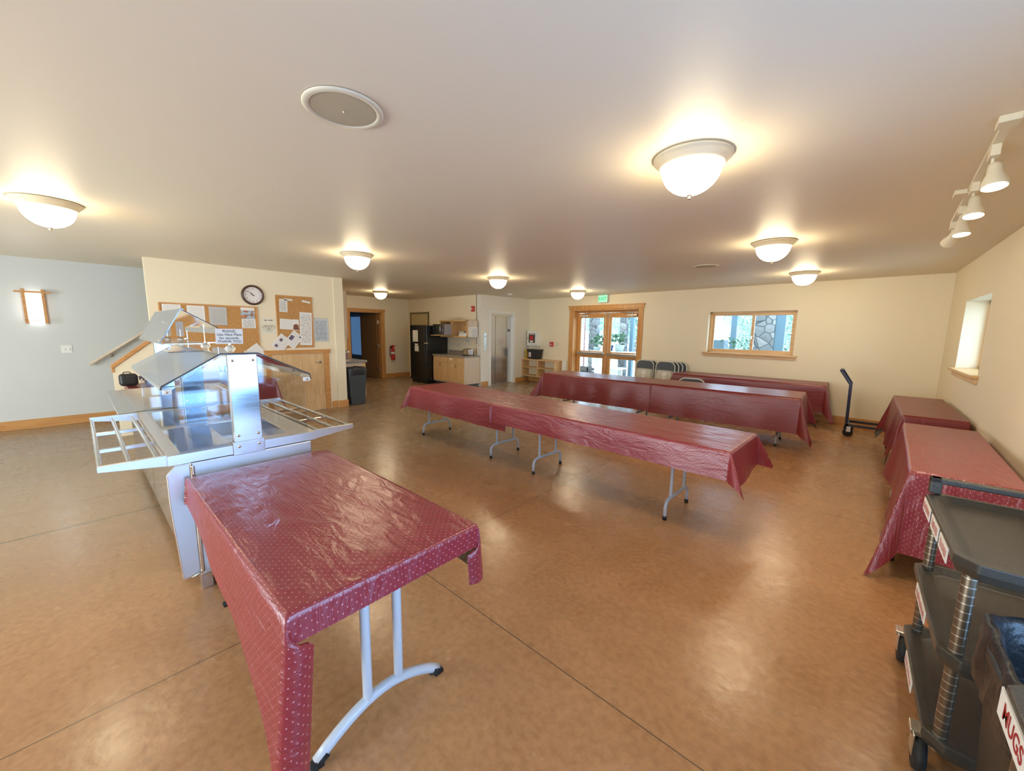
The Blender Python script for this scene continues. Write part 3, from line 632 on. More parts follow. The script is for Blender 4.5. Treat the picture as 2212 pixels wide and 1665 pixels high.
# ================================================================ STAIR WALL: sconce, switch
sx = XL
t = thing('wall_sconce', 'wooden framed wall sconce glowing white on the grey stair wall', 'sconce', (sx, -.36, 1.85))
M().box((sx+.005, -.455, 1.64), (sx+.068, -.305, 2.04)).build('shade', SCONCE, t)
fm = M()
for yy in (-.475, -.285): fm.box((sx, yy-.016, 1.60), (sx+.02, yy+.016, 2.11)).box((sx+.072, yy-.016, 1.60), (sx+.095, yy+.016, 2.11))
fm.box((sx+.065, -.56, 2.055), (sx+.10, -.20, 2.08)).box((sx+.07, -.50, 1.645), (sx+.10, -.26, 1.655)).box((sx+.07, -.50, 1.985), (sx+.10, -.26, 1.993))
fm.build('frame', OAKY, t, bevel=.002)
def plate(loc, ax, label, n=1, mat=WHITE, cat='switch', name='light_switch', h=.12, w=.075):
    t = thing(name, label, cat, loc); x, y, z = loc; wd = w+.045*(n-1)
    if ax == 'x':
        M().box((x, y-wd/2, z-h/2), (x+.006, y+wd/2, z+h/2)).build('plate', mat, t, bevel=.002)
        for i in range(n): yy = y+(i-(n-1)/2)*.05; M().box((x+.006, yy-.006, z-.012), (x+.016, yy+.006, z+.012)).build('toggle', mat, t)
    return t
plate((XL, -.125, 1.205), 'x', 'white double switch plate on the grey stair wall', 2)

# ================================================================ NOTICE BOARD WALL
def frame_x(t, x, y0, y1, z0, z1, w, d, mat):
    M().box((x, y0, z0), (x+d, y0+w, z1)).box((x, y1-w, z0), (x+d, y1, z1)).box((x, y0+w, z1-w), (x+d, y1-w, z1)).box((x, y0+w, z0), (x+d, y1-w, z0+w)).build('frame', mat, t, bevel=.002)
t = thing('cork_board', 'wide cork notice board behind the steel food bar', 'notice board', (XB, .855, 1.19))
M().box((XB, .865, 1.2), (XB+.010, 2.12, 1.93)).build('cork', CORK, t); frame_x(t, XB, .853, 2.13, 1.19, 1.942, .022, .018, OAKY)
t = thing('cork_board', 'tall narrow cork notice board above the low closet door', 'notice board', (XB, 2.42, 1.23))
M().box((XB, 2.425, 1.235), (XB+.010, 3.03, 2.16)).build('cork', CORK, t); frame_x(t, XB, 2.42, 3.04, 1.225, 2.168, .018, .016, OAKY)
XC = XB+.0105
def sheet(name, label, cat, cy, cz, w, h, ang=0, mat=PRINT, x=XC, group='papers pinned on the notice board wall', th=.0015):
    t = thing(name, label, cat, (x, cy, cz), 0, group)
    mm = M().box((0, -w/2, -h/2), (th, w/2, h/2))
    o = mm.build('sheet', mat, t, local=True); t.rotation_euler = (R(ang), 0, 0)
    ROOTM[t.name] = Matrix.Translation((x, cy, cz)) @ Matrix.Rotation(R(ang), 4, 'X'); ROOTM[o.name] = ROOTM[t.name]
    return t
sheet('paper_notice', 'white printed notice at the top left corner of the wide cork board', 'paper', 1.00, 1.79, .22, .27, 0, PRINT_L)
sheet('paper_notice', 'white notice with a heading, second from left on the wide cork board', 'paper', 1.29, 1.79, .22, .25, 0, PRINT_L)
t = sheet('plastic_sleeve', 'shiny clear sleeve holding a sheet on the wide cork board', 'sleeve', 1.57, 1.765, .235, .29, -1, PRINT_L)
M().box((.003, -.12, -.15), (.005, .12, .15)).build('plastic_film', BAG, t, local=True)
# calendar
t = thing('wall_calendar', 'wall calendar with a red building picture at the right of the wide cork board', 'calendar', (XC, 1.985, 1.75), 0, None)
M().box((0, -.10, .12), (.002, .10, .185)).build('header', PAPER, t, local=True)
cm, nt, b_, N_, L_ = newmat('calendar_picture'); tc = N_('ShaderNodeTexCoord'); vo = N_('ShaderNodeTexNoise'); vo.inputs['Scale'].default_value = 2.6; vo.inputs['Detail'].default_value = 2; L_(tc.outputs['Generated'], vo.inputs[0])
cr = N_('ShaderNodeValToRGB'); cr.color_ramp.interpolation = 'CONSTANT'; e = cr.color_ramp.elements; e[0].color = (.42, .50, .58, 1); e[1].position = .5; e[1].color = (.50, .09, .04, 1); k = e.new(.44); k.color = (.25, .22, .18, 1); k = e.new(.60); k.color = (.70, .40, .12, 1)
L_(vo.outputs[0], cr.inputs[0]); L_(cr.outputs[0], b_.inputs['Base Color'])
M().box((0, -.10, -.02), (.002, .10, .12)).build('picture', cm, t, local=True)
M().box((0, -.095, -.175), (.002, .105, -.02)).build('date_grid', PRINT_D, t, local=True)
t = sheet('paper_notice', 'slanted white sheet with its corner above the food bar guard, left of the door casing', 'paper', 2.08, 1.16, .20, .26, 38, PRINT_L, XB+.019)
# bicycle print
t = sheet('bicycle_print', 'cream print with line drawings of bicycles between the two cork boards', 'print', 2.29, 1.615, .235, .28, 0, flat('cream_paper', (.78, .74, .60), .5), XB)
M().box((XB+.0015, 2.225, 1.71), (XB+.003, 2.265, 1.722)).box((XB+.0015, 2.275, 1.71), (XB+.003, 2.285, 1.722)).box((XB+.0015, 2.295, 1.71), (XB+.003, 2.36, 1.722)).build('title_marks', INK, t)
m = M()
def circ(m, y, z, r, w=.0022, x=XB+.003): m.tube([(x, y+r*math.cos(a), z+r*math.sin(a)) for a in [2*PI*i/20 for i in range(20)]], w, 5, True)
for (yy, zz) in ((2.245, 1.60), (2.335, 1.60), (2.29, 1.54)):
    circ(m, yy-.028, zz, .024); circ(m, yy+.028, zz, .024)
    m.tube([(XB+.003, yy-.028, zz), (XB+.003, yy-.012, zz+.03), (XB+.003, yy+.02, zz+.03), (XB+.003, yy+.028, zz)], .002, 5).tube([(XB+.003, yy-.012, zz+.03), (XB+.003, yy, zz), (XB+.003, yy+.02, zz+.03)], .002, 5)
m.build('bicycle_drawing', flat('sketch_ink', (.25, .25, .2), .6), t)
sheet('label_strip', 'short typed label strip at the top left of the tall cork board', 'label', 2.63, 2.095, .14, .034, -3, PRINT_L)
sheet('label_strip', 'slightly slanted label strip at the top right of the tall cork board', 'label', 2.935, 2.075, .145, .036, -10, PRINT_L)
sheet('paper_flyer', 'small printed flyer under the left label strip on the tall cork board', 'paper', 2.545, 1.985, .13, .225, -2, PRINT_D)
sheet('paper_card', 'landscape white card at the middle left of the tall cork board', 'paper', 2.575, 1.655, .215, .185, -4, PRINT_L)
t = sheet('picture_flyer', 'narrow flyer with a brown picture half behind the long list', 'paper', 2.735, 1.645, .10, .20, -1, PAPER)
m = M().lathe([(0, 0), (.045, 0), (.045, .001), (0, .001)], (.002, 0, -.03), 20, 'x').box((.0015, -.045, -.09), (.0025, .05, -.05)); m.build('picture', flat('brown_print', (.20, .07, .04), .5), t, local=True)
sheet('long_list', 'long white printed list at the right of the tall cork board', 'paper', 2.905, 1.575, .215, .61, -2, PRINT, XC+.002)
t = sheet('paper_flyer', 'white flyer turned like a diamond overlapping the lower left of the tall cork board', 'paper', 2.465, 1.315, .215, .28, -40, PRINT_L, XB+.022)
M().box((.0015, -.06, .02), (.0025, -.01, .07)).build('picture', flat('dark_print', (.16, .12, .16), .5), t, local=True)
M().box((.0015, -.06, -.11), (.0025, -.01, -.06)).build('picture', flat('dark_print', (.16, .12, .16), .5), t, local=True)
t = sheet('paper_flyer', 'second diamond flyer to the right, with a small dark logo', 'paper', 2.68, 1.375, .21, .28, -40, PRINT_L, XB+.020)
M().box((.0015, -.085, -.04), (.0025, -.02, .05)).build('picture', flat('dark_print_b', (.12, .10, .16), .5), t, local=True)
M().box((.0015, .04, .09), (.0025, .075, .115)).build('logo', flat('dark_print_b', (.12, .10, .16), .5), t, local=True)
t = sheet('plastic_bag', 'clear plastic bag with grey printed pages hanging right of the tall cork board', 'bag', 3.19, 1.56, .26, .42, 0, PRINT_D, XB)
M().box((.004, -.135, -.225), (.007, .135, .225)).build('plastic_film', BAG, t, local=True)
# clock
t = thing('wall_clock', 'round wall clock with a dark wooden rim and white dial', 'clock', (XB, 2.08, 2.135))
M().lathe([(.168, 0), (.168, .02), (.158, .034), (.142, .036), (.134, .024), (.134, .014)], (XB, 2.08, 2.135), 56, 'x').build('rim', flat('walnut_rim', (.075, .03, .018), .3), t, smooth='auto')
fc = M().lathe([(.136, .015), (0, .015)], (XB, 2.08, 2.135), 48, 'x').build('dial', flat('clock_dial', (.78, .74, .74), .4), t)
for i in range(1, 13):
    a = PI/2-i*PI/6; text(str(i), .036, INK, fc, (XB+.016, 2.08+.105*math.cos(a), 2.135+.105*math.sin(a)), face_rot((0, 1, 0)), name='numeral')
def hand(nm, ang, l, w, back=.02):
    a = PI/2-R(ang); d = Vector((0, math.cos(a), math.sin(a))); q = Vector((0, -d.z, d.y)); c = Vector((XB+.018, 2.08, 2.135))
    M().prism([c-d*back-q*w, c-d*back+q*w, c+d*l+q*w*.4, c+d*l-q*w*.4], (.002, 0, 0)).build(nm, INK, t)
hand('hour_hand', 326, .055, .005); hand('minute_hand', 310, .09, .004); hand('second_hand', 270, .095, .0012, .045)

# ---- serving table along the board wall, behind the food bar
def box_cloth(name, x0, x1, y0, y1, ztop, drop, mat, label):
    o = M().box((x0, y0, ztop-drop), (x1, y1, ztop)).build(name, mat, bevel=.012); tag(o, label, 'tablecloth'); return o
t = thing('serving_table', 'low serving table under burgundy cloth against the notice board wall', 'table', (-7.45, 1.25, 0))
M().box((-7.80, .42, .73), (-7.12, 2.10, .755)).build('table_top', MAPLE, t)
for x in (-7.7, -7.2):
    for y in (.55, 1.95): M().tube([(x, y, 0), (x, y, .73)], .016).build('leg', GREYLEG, t)

# ================================================================ TABLES AND CLOTHS
def cloth(name, label, cx, cy, rz, Lx, Wy, z, dxn, dxp, dyn, dyp, mat=CLOTH, ear=.50, flare=.13, rip=.25, seed=0, wrk=.004, du=.04, group=None, floor=.012, xr=None, backflat=False, wrap=False, farflare=None, earside=0):
    """drops may be numbers or (value at the low end, value at the high end) of the other direction"""
    g = lambda d, s: d if not isinstance(d, (tuple, list)) else d[0]+(d[1]-d[0])*s+(d[2]*s**14 if len(d) > 2 else 0)
    def segs(Lh, n1, n2, n3):
        pts = [('n', 1-i/n1) for i in range(n1)]+[('t', -1.0), ('t', -1+.024/Lh)]+[('t', -1+2*i/n2) for i in range(1, n2)]+[('t', 1-.024/Lh), ('t', 1.0)]+[('p', (i+1)/n3) for i in range(n3)]
        return pts
    A = segs(Lx, 14, max(8, int(Lx/du)), 14); B = segs(Wy, 14, max(8, int(Wy/du)), 14)
    hL, hW = Lx/2, Wy/2; vs = []; uvs = []
    def val(k, f, h, dn, dp): return -h-f*dn if k == 'n' else (h+f*dp if k == 'p' else f*h)
    for (ka, fa) in A:
        sa = 0 if ka == 'n' else (1 if ka == 'p' else (fa+1)/2)
        for (kb, fb) in B:
            sb = 0 if kb == 'n' else (1 if kb == 'p' else (fb+1)/2)
            a = val(ka, fa, hL, g(dxn, sb), g(dxp, sb)); b = val(kb, fb, hW, g(dyn, sa), g(dyp, sa))
            ex = max(0, abs(a)-hL); ey = max(0, abs(b)-hW); px = max(-hL, min(hL, a)); py = max(-hW, min(hW, b))
            sgx = 1 if a > 0 else -1; sgy = 1 if b > 0 else -1
            r = math.hypot(ex, ey)
            nz = noise.noise(Vector((a*3+seed, b*3, seed)))
            if r < 1e-6:
                w = noise.noise(Vector((a*2.2+seed*3, b*5, 3)))*wrk + noise.noise(Vector((a*9, b*14, seed)))*wrk*.35
                edge = min(1, (hL-abs(a))/.06, (hW-abs(b))/.06)
                p = (px, py, z+.003+abs(w)*max(0, edge))
            else:
                th = math.atan2(ey, ex)
                fl = flare if farflare is None else farflare+(flare-farflare)*min(1, max(0, (px+hL)/(2*hL)))**1.5
                if ex > 0 and ey > 0: fl = flare+(0 if earside*b > 0 else ear)*math.sin(2*th)**2
                along = b if ex > ey else a
                fl += rip*.5*noise.noise(Vector((along*2.6+seed*7, seed, 1.3)))*min(1, r/.15)
                if backflat and b > 0 and ey > 0: fl = min(fl, .06)
                fl = max(.02, min(.75, fl))
                # rounded edge
                rr = min(r, .02); hr = fl*r+ (.006 if r > .01 else r*.5); dz = math.sqrt(max(0, r*r-(fl*r)**2))
                ux = math.cos(th)*sgx if ex > 0 else 0; uy = math.sin(th)*sgy if ey > 0 else 0
                if ex == 0: ux = 0; uy = sgy
                if ey == 0: uy = 0; ux = sgx
                zz = z+.003-dz+.004*min(1, r/.03)*0
                p = (px+ux*hr, py+uy*hr, max(floor+.004*nz*0, zz))
                if wrap and ex > 0 and ey > 0 and a > 0:
                    w = min(1, ey/.13); w = w*w*(3-2*w)
                    hy = fl*ey+.006; curl = .02*math.sin(PI*min(1, ex/.1))
                    p = (px+(.012+curl)*w+hr*(1-w), py+sgy*(hy*w+hr*abs(uy)*(1-w)-ex*.9*w), max(floor, z+.003-ey-ex*(1-w)*.8))
            vs.append(p); uvs.append((a, b))
    nb = len(B); fs = [(i*nb+j, (i+1)*nb+j, (i+1)*nb+j+1, i*nb+j+1) for i in range(len(A)-1) for j in range(nb-1)]
    m = M(); m.v = [Vector(v) for v in vs]; m.f = fs; m.uv = uvs
    o = m.build(name, mat, smooth=True)
    o.location = (cx, cy, 0); o.rotation_euler = (0, 0, rz); tag(o, label, 'tablecloth', group)
    return o
TBLTOP = flat('grey_laminate', (.45, .42, .38), .5)
def fold_table(label, cx, cy, rz, L, W, legx, arch=False, ztop=.742, legspan=.50, foot_h=.17, ups=.30, arm=GREYLEG, legc=0):
    t = thing('folding_table', label, 'table', (cx, cy, 0), rz)
    M().box((-L/2, -W/2, ztop-.022), (L/2, W/2, ztop)).build('table_top', TBLTOP, t, local=True, bevel=.006)
    M().box((-L/2+.06, -W/2+.05, ztop-.05), (L/2-.06, -W/2+.075, ztop-.022)).box((-L/2+.06, W/2-.075, ztop-.05), (L/2-.06, W/2-.05, ztop-.022)).build('apron', GREYLEG, t, local=True)
    for x in legx:
        m = M(); h = legspan/2
        if arch:
            n = 14; pth = [(x, legc-h+legspan*i/n, .018+(foot_h-.018)*math.sin(PI*i/n)**.9) for i in range(n+1)]
            m.tube(pth, .021, 14)
            for sy in (-1, 1): m.tube([(x, legc+sy*ups/2, foot_h-.012), (x, legc+sy*ups/2, ztop-.022)], .019, 14)
        else:
            rad = .07; pth = [(x, -h, .03), (x, -h, foot_h-rad)] + [(x, -h+rad*(1-math.cos(a)), foot_h-rad+rad*math.sin(a)) for a in (R(22), R(45), R(67), R(90))]
            pth += [(x, -y, z) for (_, y, z) in reversed(pth)]
            m.tube(pth, .015, 12)
            for sy in (-1, 1): m.tube([(x, sy*ups/2, foot_h), (x, sy*ups/2, ztop-.022)], .0135, 12)
        lg = m.build('leg_frame', arm, t, local=True, smooth='auto')
        for sy in (-1, 1):
            fm = M()
            if arch: fm.tube([(x, legc+sy*(h-.035), .034), (x, legc+sy*(h+.004), .014)], [.024, .022], 14).box((x-.02, legc+sy*h-.024, 0), (x+.02, legc+sy*h+.02, .014))
            else: fm.tube([(x, sy*h, 0), (x, sy*h, .035)], .017, 12)
            fm.build('rubber_foot', RUBBER, lg, local=True, smooth='auto')
    return t
# near table, against the end of the food bar
tn = fold_table('folding table nearest the camera with arched silver legs', -1.995, .725, 0, 1.56, .76, (-.60, .655), arch=True, legspan=.55, foot_h=.125, ups=.14, legc=-.005)
ROOT = tn
M().tube([(.66, -.085, .70), (.645, -.11, .725)], .006).tube([(.66, .05, .70), (.645, .03, .725)], .006).build('leg_screw', CHROME, tn, local=True)
cloth('tablecloth', 'burgundy dotted vinyl cloth on the near table, its corner hanging to the floor', -1.985, .727, 0, 1.57, .775, .742, .012, .095, (.15, .40, .20), (.14, .26), ear=.0, flare=.10, farflare=.03, wrap=True, rip=.12, seed=1, wrk=.007, du=.025)
# middle row
tm1 = fold_table('folding table with grey legs, left half of the middle row', -4.06, 3.635, R(-2), 1.94, .73, (-.80, .71), legspan=.50)
tm2 = fold_table('folding table with grey legs, right half of the middle row', -1.85, 3.53, R(-2), 2.38, .74, (-.77, .73), legspan=.50)
cloth('tablecloth', 'rumpled burgundy dotted cloth on the left half of the middle row', -3.98, 3.635, R(-2), 2.06, .74, .742, .30, .04, .30, .26, seed=2, ear=.33, wrk=.010, du=.03)
cloth('tablecloth', 'burgundy dotted cloth on the right half of the middle row, grey backing at the corner', -1.885, 3.515, R(-2), 2.52, .75, .748, .05, .27, .215, .24, seed=3, ear=.38, wrk=.006, du=.03)
# second row
fold_table('folding table under long cloth, left half of the second row', -3.72, 6.80, R(1.3), 2.2, .74, (-.8, .8))
fold_table('folding table under long cloth, right half of the second row', -1.64, 6.86, R(1.3), 1.9, .74, (-.72, .82))
cloth('tablecloth', 'long burgundy cloth on the left half of the second row, sagging folds', -3.75, 6.80, R(1.3), 2.26, .78, .742, .46, .03, .47, .45, CLOTH_FAR, seed=4, ear=.3, wrk=.003, rip=.35)
cloth('tablecloth', 'long plain looking burgundy cloth on the right half of the second row', -1.60, 6.85, R(1.3), 2.05, .785, .746, .03, .46, .49, .45, CLOTH_FAR, seed=5, ear=.24, wrk=.002, rip=.15)
# third row by the window wall
fold_table('folding table under cloth against the window wall', -1.70, 8.80, 0, 2.5, .66, (-.95, .95))
cloth('tablecloth', 'burgundy cloth on the table against the window wall', -1.70, 8.80, R(-.5), 2.56, .68, .745, .38, .46, .47, .30, CLOTH_FAR, seed=6, ear=.26, earside=1, wrk=.002, rip=.25, backflat=True, flare=.10)
# right wall tables
fold_table('narrow table under burgundy cloth by the right wall, farther one', .635, 6.95, 0, 1.86, .44, (-.7, .7)).rotation_euler = (0, 0, R(90))
cloth('tablecloth', 'burgundy cloth on the farther narrow table by the right wall', .635, 6.97, R(90), 1.92, .48, .742, .30, .50, .15, .52, CLOTH_FAR, seed=7, earside=-1, ear=.12)
fold_table('narrow table under burgundy cloth by the right wall, nearer one', .575, 4.48, R(88), 1.86, .44, (-.7, .7)).rotation_euler = (0, 0, R(88))
cloth('tablecloth', 'burgundy dotted cloth on the nearer narrow table, corner folded back to grey lining', .580, 4.49, R(88), 1.94, .48, .742, .56, .34, .20, (.62, .52), CLOTH, seed=8, earside=-1, ear=.09, wrk=.004, rip=.22, flare=.11)
# board wall cloth
cloth('tablecloth', 'small burgundy cloth on the serving table against the notice board wall', -7.46, 1.26, 0, .68, 1.72, .757, .01, .34, .10, .34, CLOTH_FAR, seed=9, ear=.2, wrk=.002, rip=.06, flare=.05)

# ================================================================ STEEL FOOD BAR
fb = thing('food_bar', 'stainless steel food bar with clear sneeze guard and tray rails beside the near table', 'food bar', (-3.6, .68, 0))
XE, XM = -2.83, -4.50
YN, YF, ZT = .275, 1.075, .872
M().box((XM, YN+.06, .10), (XE-.03, YF-.02, .815)).build('cabinet', STEEL, fb, bevel=.004)
M().box((XM, YN+.12, 0), (XE-.10, YF-.10, .10)).build('toe_kick', RUBBER, fb)
top = M().box((XM, YN, ZT-.055), (XE, YN+.16, ZT)).box((XM, YF-.14, ZT-.055), (XE, YF, ZT)).box((XE-.10, YN+.16, ZT-.055), (XE, YF-.14, ZT)).box((XM, YN+.16, ZT-.055), (XM+.10, YF-.14, ZT)).build('counter_top', STEEL_E, fb)
M().box((XM+.10, YN+.16, ZT-.20), (XE-.10, YF-.14, ZT-.19)).box((XM+.10, YN+.16, ZT-.20), (XM+.105, YF-.14, ZT)).box((XE-.105, YN+.16, ZT-.20), (XE-.10, YF-.14, ZT)).box((XM+.10, YN+.16, ZT-.2), (XE-.1, YN+.165, ZT)).box((XM+.1, YF-.145, ZT-.2), (XE-.1, YF-.14, ZT)).build('cold_well', STEEL, fb)
M().box((-3.66, YN+.16, ZT-.004), (-3.60, YF-.14, ZT+.004)).build('divider_bar', STEEL, fb, bevel=.002)
# folded end shelf hanging at the near corner
M().prism([(XE, .262, .77), (XE, .30, .815), (XE, .365, .815), (XE, .365, .13), (XE, .285, .13), (XE, .262, .60)], (.022, 0, 0)).build('folded_shelf', STEEL_E, fb, bevel=.004)
M().tube([(XE+.03, .375, .80), (XE+.03, .375, .15)], .011, 12).tube([(XE+.03, .375, .15), (XE+.035, .32, .135)], .007, 8).build('hinge_rod', CHROME, fb, smooth='auto')
M().box((XE-.03, .37, .10), (XE-.004, YF-.03, .812)).build('end_panel', STEEL_E, fb, bevel=.01)
for y in (.40, 1.0):
    cl = M().box((XE-.09, y-.03, 0.0), (XE-.03, y+.03, .12)).build('corner_foot', STEEL, fb, bevel=.003)
# tray rails
def tray_rail(ya, yb, x0, x1):
    dz0, dz1 = .058, .026
    for x in (x0, x1-.006):
        M().prism([(x, ya, ZT), (x, yb, ZT+.004), (x, yb, ZT-dz1), (x, ya, ZT-dz0)], (.006, 0, 0)).box((x-.012, min(ya, yb), ZT), (x+.012, max(ya, yb), ZT+.004)).build('rail_bracket', STEEL_E, fb)
    for f in (.14, .55, .96):
        y = ya+(yb-ya)*f; M().tube([(x0+.002, y, ZT-.012), (x1-.008, y, ZT-.012)], .0115, 12).build('tray_rail', CHROME, fb, smooth='auto')
    for f in (.33, .67):
        x = x0+(x1-x0)*f; M().box((x-.012, min(ya, yb)+.01, ZT-.045), (x+.012, max(ya, yb), ZT-.022)).build('cross_brace', STEEL, fb, bevel=.002)
tray_rail(YN, .005, -4.44, -2.85)
tray_rail(YF, 1.355, -4.44, -2.85)
# sneeze guard
gp = [(.277, 1.250), (.283, 1.268), (.558, 1.437), (.752, 1.437), (1.055, 1.284), (1.060, 1.250)]
def guard_end(x):
    return M().prism([(x, y, z) for y, z in gp], (.006, 0, 0)) if False else None
for i, x in enumerate((XE+.004, XM+.02)):
    lab = None
    M().box((x-.045, .592, ZT-.02 if i else ZT-.03), (x, .745, 1.432)).build('guard_post', STEEL, fb, bevel=.004)
    for y in (.615, .722):
        for z in (1.395, .93) + (() if i else (.862,)):
            M().lathe([(0, .006), (.008, .004), (.009, 0)], (x+(.0025 if z < .9 else 0), y, z), 12, 'x').build('post_bolt', CHROME, fb, smooth=True)
M().box((XE-.002, .58, ZT-.065), (XE+.006, .755, ZT+.02)).build('post_plate', STEEL, fb, bevel=.003)
# clear canopy panels
th = .006
M().prism([(XM, .283, 1.268), (XM, .558, 1.437), (XM, .561, 1.431), (XM, .286, 1.262)], (XE-XM, 0, 0)).prism([(XM, .277, 1.245), (XM, .283, 1.268), (XM, .289, 1.266), (XM, .283, 1.243)], (XE-XM, 0, 0)).build('canopy_panel', ACRYL, fb)
M().prism([(XM, .752, 1.437), (XM, 1.055, 1.284), (XM, 1.052, 1.278), (XM, .749, 1.431)], (XE-XM, 0, 0)).prism([(XM, 1.055, 1.284), (XM, 1.060, 1.25), (XM, 1.054, 1.25), (XM, 1.049, 1.282)], (XE-XM, 0, 0)).build('canopy_panel', ACRYL, fb)
M().box((XM, .558, 1.431), (XE, .752, 1.437)).build('canopy_panel', ACRYL, fb)
edge = flat('guard_edge_trim', (.05, .06, .08), .3)
M().tube([(XE+.001, y, z) for y, z in gp], .0042, 8).build('canopy_edge', edge, fb, smooth='auto')
M().box((XE-.01, .285, 1.222), (XE+.003, .325, 1.25)).build('panel_clip', WHITE, fb, bevel=.003)
M().box((XE-.01, 1.012, 1.236), (XE+.003, 1.056, 1.262)).build('panel_clip', WHITE, fb, bevel=.003)
m = M().lathe([(0, .006), (.007, .004), (.008, 0)], (XE+.003, .303, 1.236), 12, 'x').lathe([(0, .006), (.007, .004), (.008, 0)], (XE+.003, 1.034, 1.249), 12, 'x'); m.build('clip_bolt', CHROME, fb, smooth=True)
# clear end panes and hanging inner panes
m = M().prism([(XE-.02, .32, ZT), (XE-.02, .325, 1.24), (XE-.02, .56, 1.42), (XE-.02, .59, 1.42), (XE-.02, .59, ZT)], (.004, 0, 0))
m.prism([(XE-.02, .745, ZT), (XE-.02, .745, 1.42), (XE-.02, 1.02, 1.26), (XE-.02, 1.03, ZT)], (.004, 0, 0)); m.build('end_pane', ACRYL, fb)
m = M().prism([(XM+.02, .32, ZT), (XM+.02, .325, 1.24), (XM+.02, .56, 1.42), (XM+.02, .745, 1.42), (XM+.02, 1.02, 1.26), (XM+.02, 1.03, ZT)], (.004, 0, 0)); m.build('end_pane', ACRYL, fb)
m = M().prism([(-3.55, YN+.06, ZT+.004), (XE-.03, YN+.06, ZT+.004), (XE-.03, YN+.30, ZT+.012), (-3.55, YN+.30, ZT+.012)], (0, 0, .005)); m.build('well_cover', ACRYL, fb)
m = M().prism([(-4.35, YN+.06, ZT+.004), (-3.70, YN+.06, ZT+.004), (-3.70, YF-.08, ZT+.008), (-4.35, YF-.08, ZT+.008)], (0, 0, .005)); m.build('well_cover', ACRYL, fb)

# second food bar behind the first
f2 = thing('food_bar', 'second stainless food bar behind the first, its guard panels tipped up', 'food bar', (-5.4, .68, 0))
XA, XZ = -4.56, -6.22
M().box((XZ, YN+.06, .10), (XA, YF-.02, .815)).build('cabinet', STEEL, f2, bevel=.004)
M().box((XZ+.06, YN+.12, 0), (XA-.06, YF-.10, .10)).build('toe_kick', RUBBER, f2)
M().box((XZ, YN, ZT-.055), (XA, YF, ZT)).build('counter_top', STEEL, f2, bevel=.004)
M().box((XZ, .165, ZT-.03), (XA+.01, YN, ZT-.005)).build('side_shelf', STEEL, f2, bevel=.003)
M().box((XZ, YF, ZT-.03), (XA+.01, 1.20, ZT-.005)).build('side_shelf', STEEL, f2, bevel=.003)
for x in (XA-.02, XZ+.06): M().box((x-.04, .592, ZT), (x, .745, 1.43)).build('guard_post', STEEL, f2, bevel=.004)
M().box((XZ, .50, 1.43), (XA, .83, 1.442)).build('ridge_plate', STEEL, f2, bevel=.002)
M().prism([(XZ, .475, 1.445), (XZ, .640, 1.752), (XZ, .648, 1.748), (XZ, .483, 1.441)], (XA-XZ, 0, 0)).prism([(XZ, .636, 1.752), (XZ, .662, 1.735), (XZ, .668, 1.742), (XZ, .644, 1.758)], (XA-XZ, 0, 0)).build('raised_panel', ACRYL2, f2)
M().prism([(XZ, .655, 1.74), (XZ, .905, 1.585), (XZ, .901, 1.579), (XZ, .651, 1.734)], (XA-XZ, 0, 0)).prism([(XZ, .905, 1.585), (XZ, .905, 1.53), (XZ, .899, 1.53), (XZ, .899, 1.582)], (XA-XZ, 0, 0)).build('raised_panel', ACRYL2, f2)
M().tube([(XA+.001, .655, 1.738), (XA+.001, .905, 1.583), (XA+.001, .905, 1.53)], .003, 8).build('panel_edge', edge, f2)
for x in (XA-.06, XZ+.1): M().box((x-.012, .82, 1.44), (x+.012, .905, 1.45)).box((x-.012, .895, 1.44), (x+.012, .902, 1.54)).build('panel_bracket', CHROME, f2)
m = M()
for x in (-4.75, -5.3, -5.85): m.lathe([(0, -.006), (.007, -.004), (.008, 0)], (x, .485, 1.462), 12, 'y')
m.build('hinge_screw', CHROME, f2)

# ball clip sign holders on the guard ridge
def holder(x, y, z, label, stem):
    t = thing('sign_holder', label, 'sign holder', (x, y, z), 0, 'clear ball sign holders on the food bar ridges')
    M().lathe([(0, 0), (.018, .002), (.026, .013), (.028, .024), (.022, .036), (.010, .043), (0, .044)], (x, y, z), 20).build('ball_base', CRYSTAL, t, smooth=True)
    pth = [(x, y, z+.04), (x, y, z+stem)]
    M().tube(pth, .002, 6).build('wire_stem', CHROME, t)
    M().tube([(x, y-.012, z+.04), (x, y, z+.047), (x, y+.012, z+.04)], .0025, 6).tube([(x, y, z+.035), (x, y, z+.05)], .006, 8).build('clip', CHROME, t)
    return t
holder(-2.99, .645, 1.438, 'clear ball clip holding the please use new plate sign', .055)
sg = thing('table_sign', 'white table sign reading please use new plate for seconds, thank you', 'sign', (-2.99, .647, 1.49))
SR = face_rot((0, 1, 0), (.12, 0, 1)); SC = Vector((-2.99, .647, 1.536))
SM = Matrix.Translation(SC) @ Matrix((Vector((1,0,0)),)*3).to_4x4() if False else Matrix.Translation(SC)
nrm = SR.col[2]; rx = SR.col[0]; uy = SR.col[1]
P = lambda a, b, c=0: SC+rx*a+uy*b+nrm*c
M().prism([P(-.072, -.046), P(.072, -.046), P(.072, .049), P(-.072, .049)], nrm*.001).build('card', PAPER, sg)
text('PLEASE,\nUse New Plate\nfor seconds.\nTHANK YOU', .0215, flat('soft_black_ink', (.12, .10, .09), .6), sg, P(0, .0015, .0015), SR, name='lettering', depth=.0002, bold=.0003, line=1.0)
holder(-3.47, .605, 1.438, 'clear ball clip with a long bare wire, behind the please sign', .30 if False else .175)
holder(-4.98, .68, 1.444, 'clear ball clip with a paper slip on the second food bar, right one', .12)
holder(-5.12, .60, 1.444, 'clear ball clip with a paper slip on the second food bar, left one', .12)
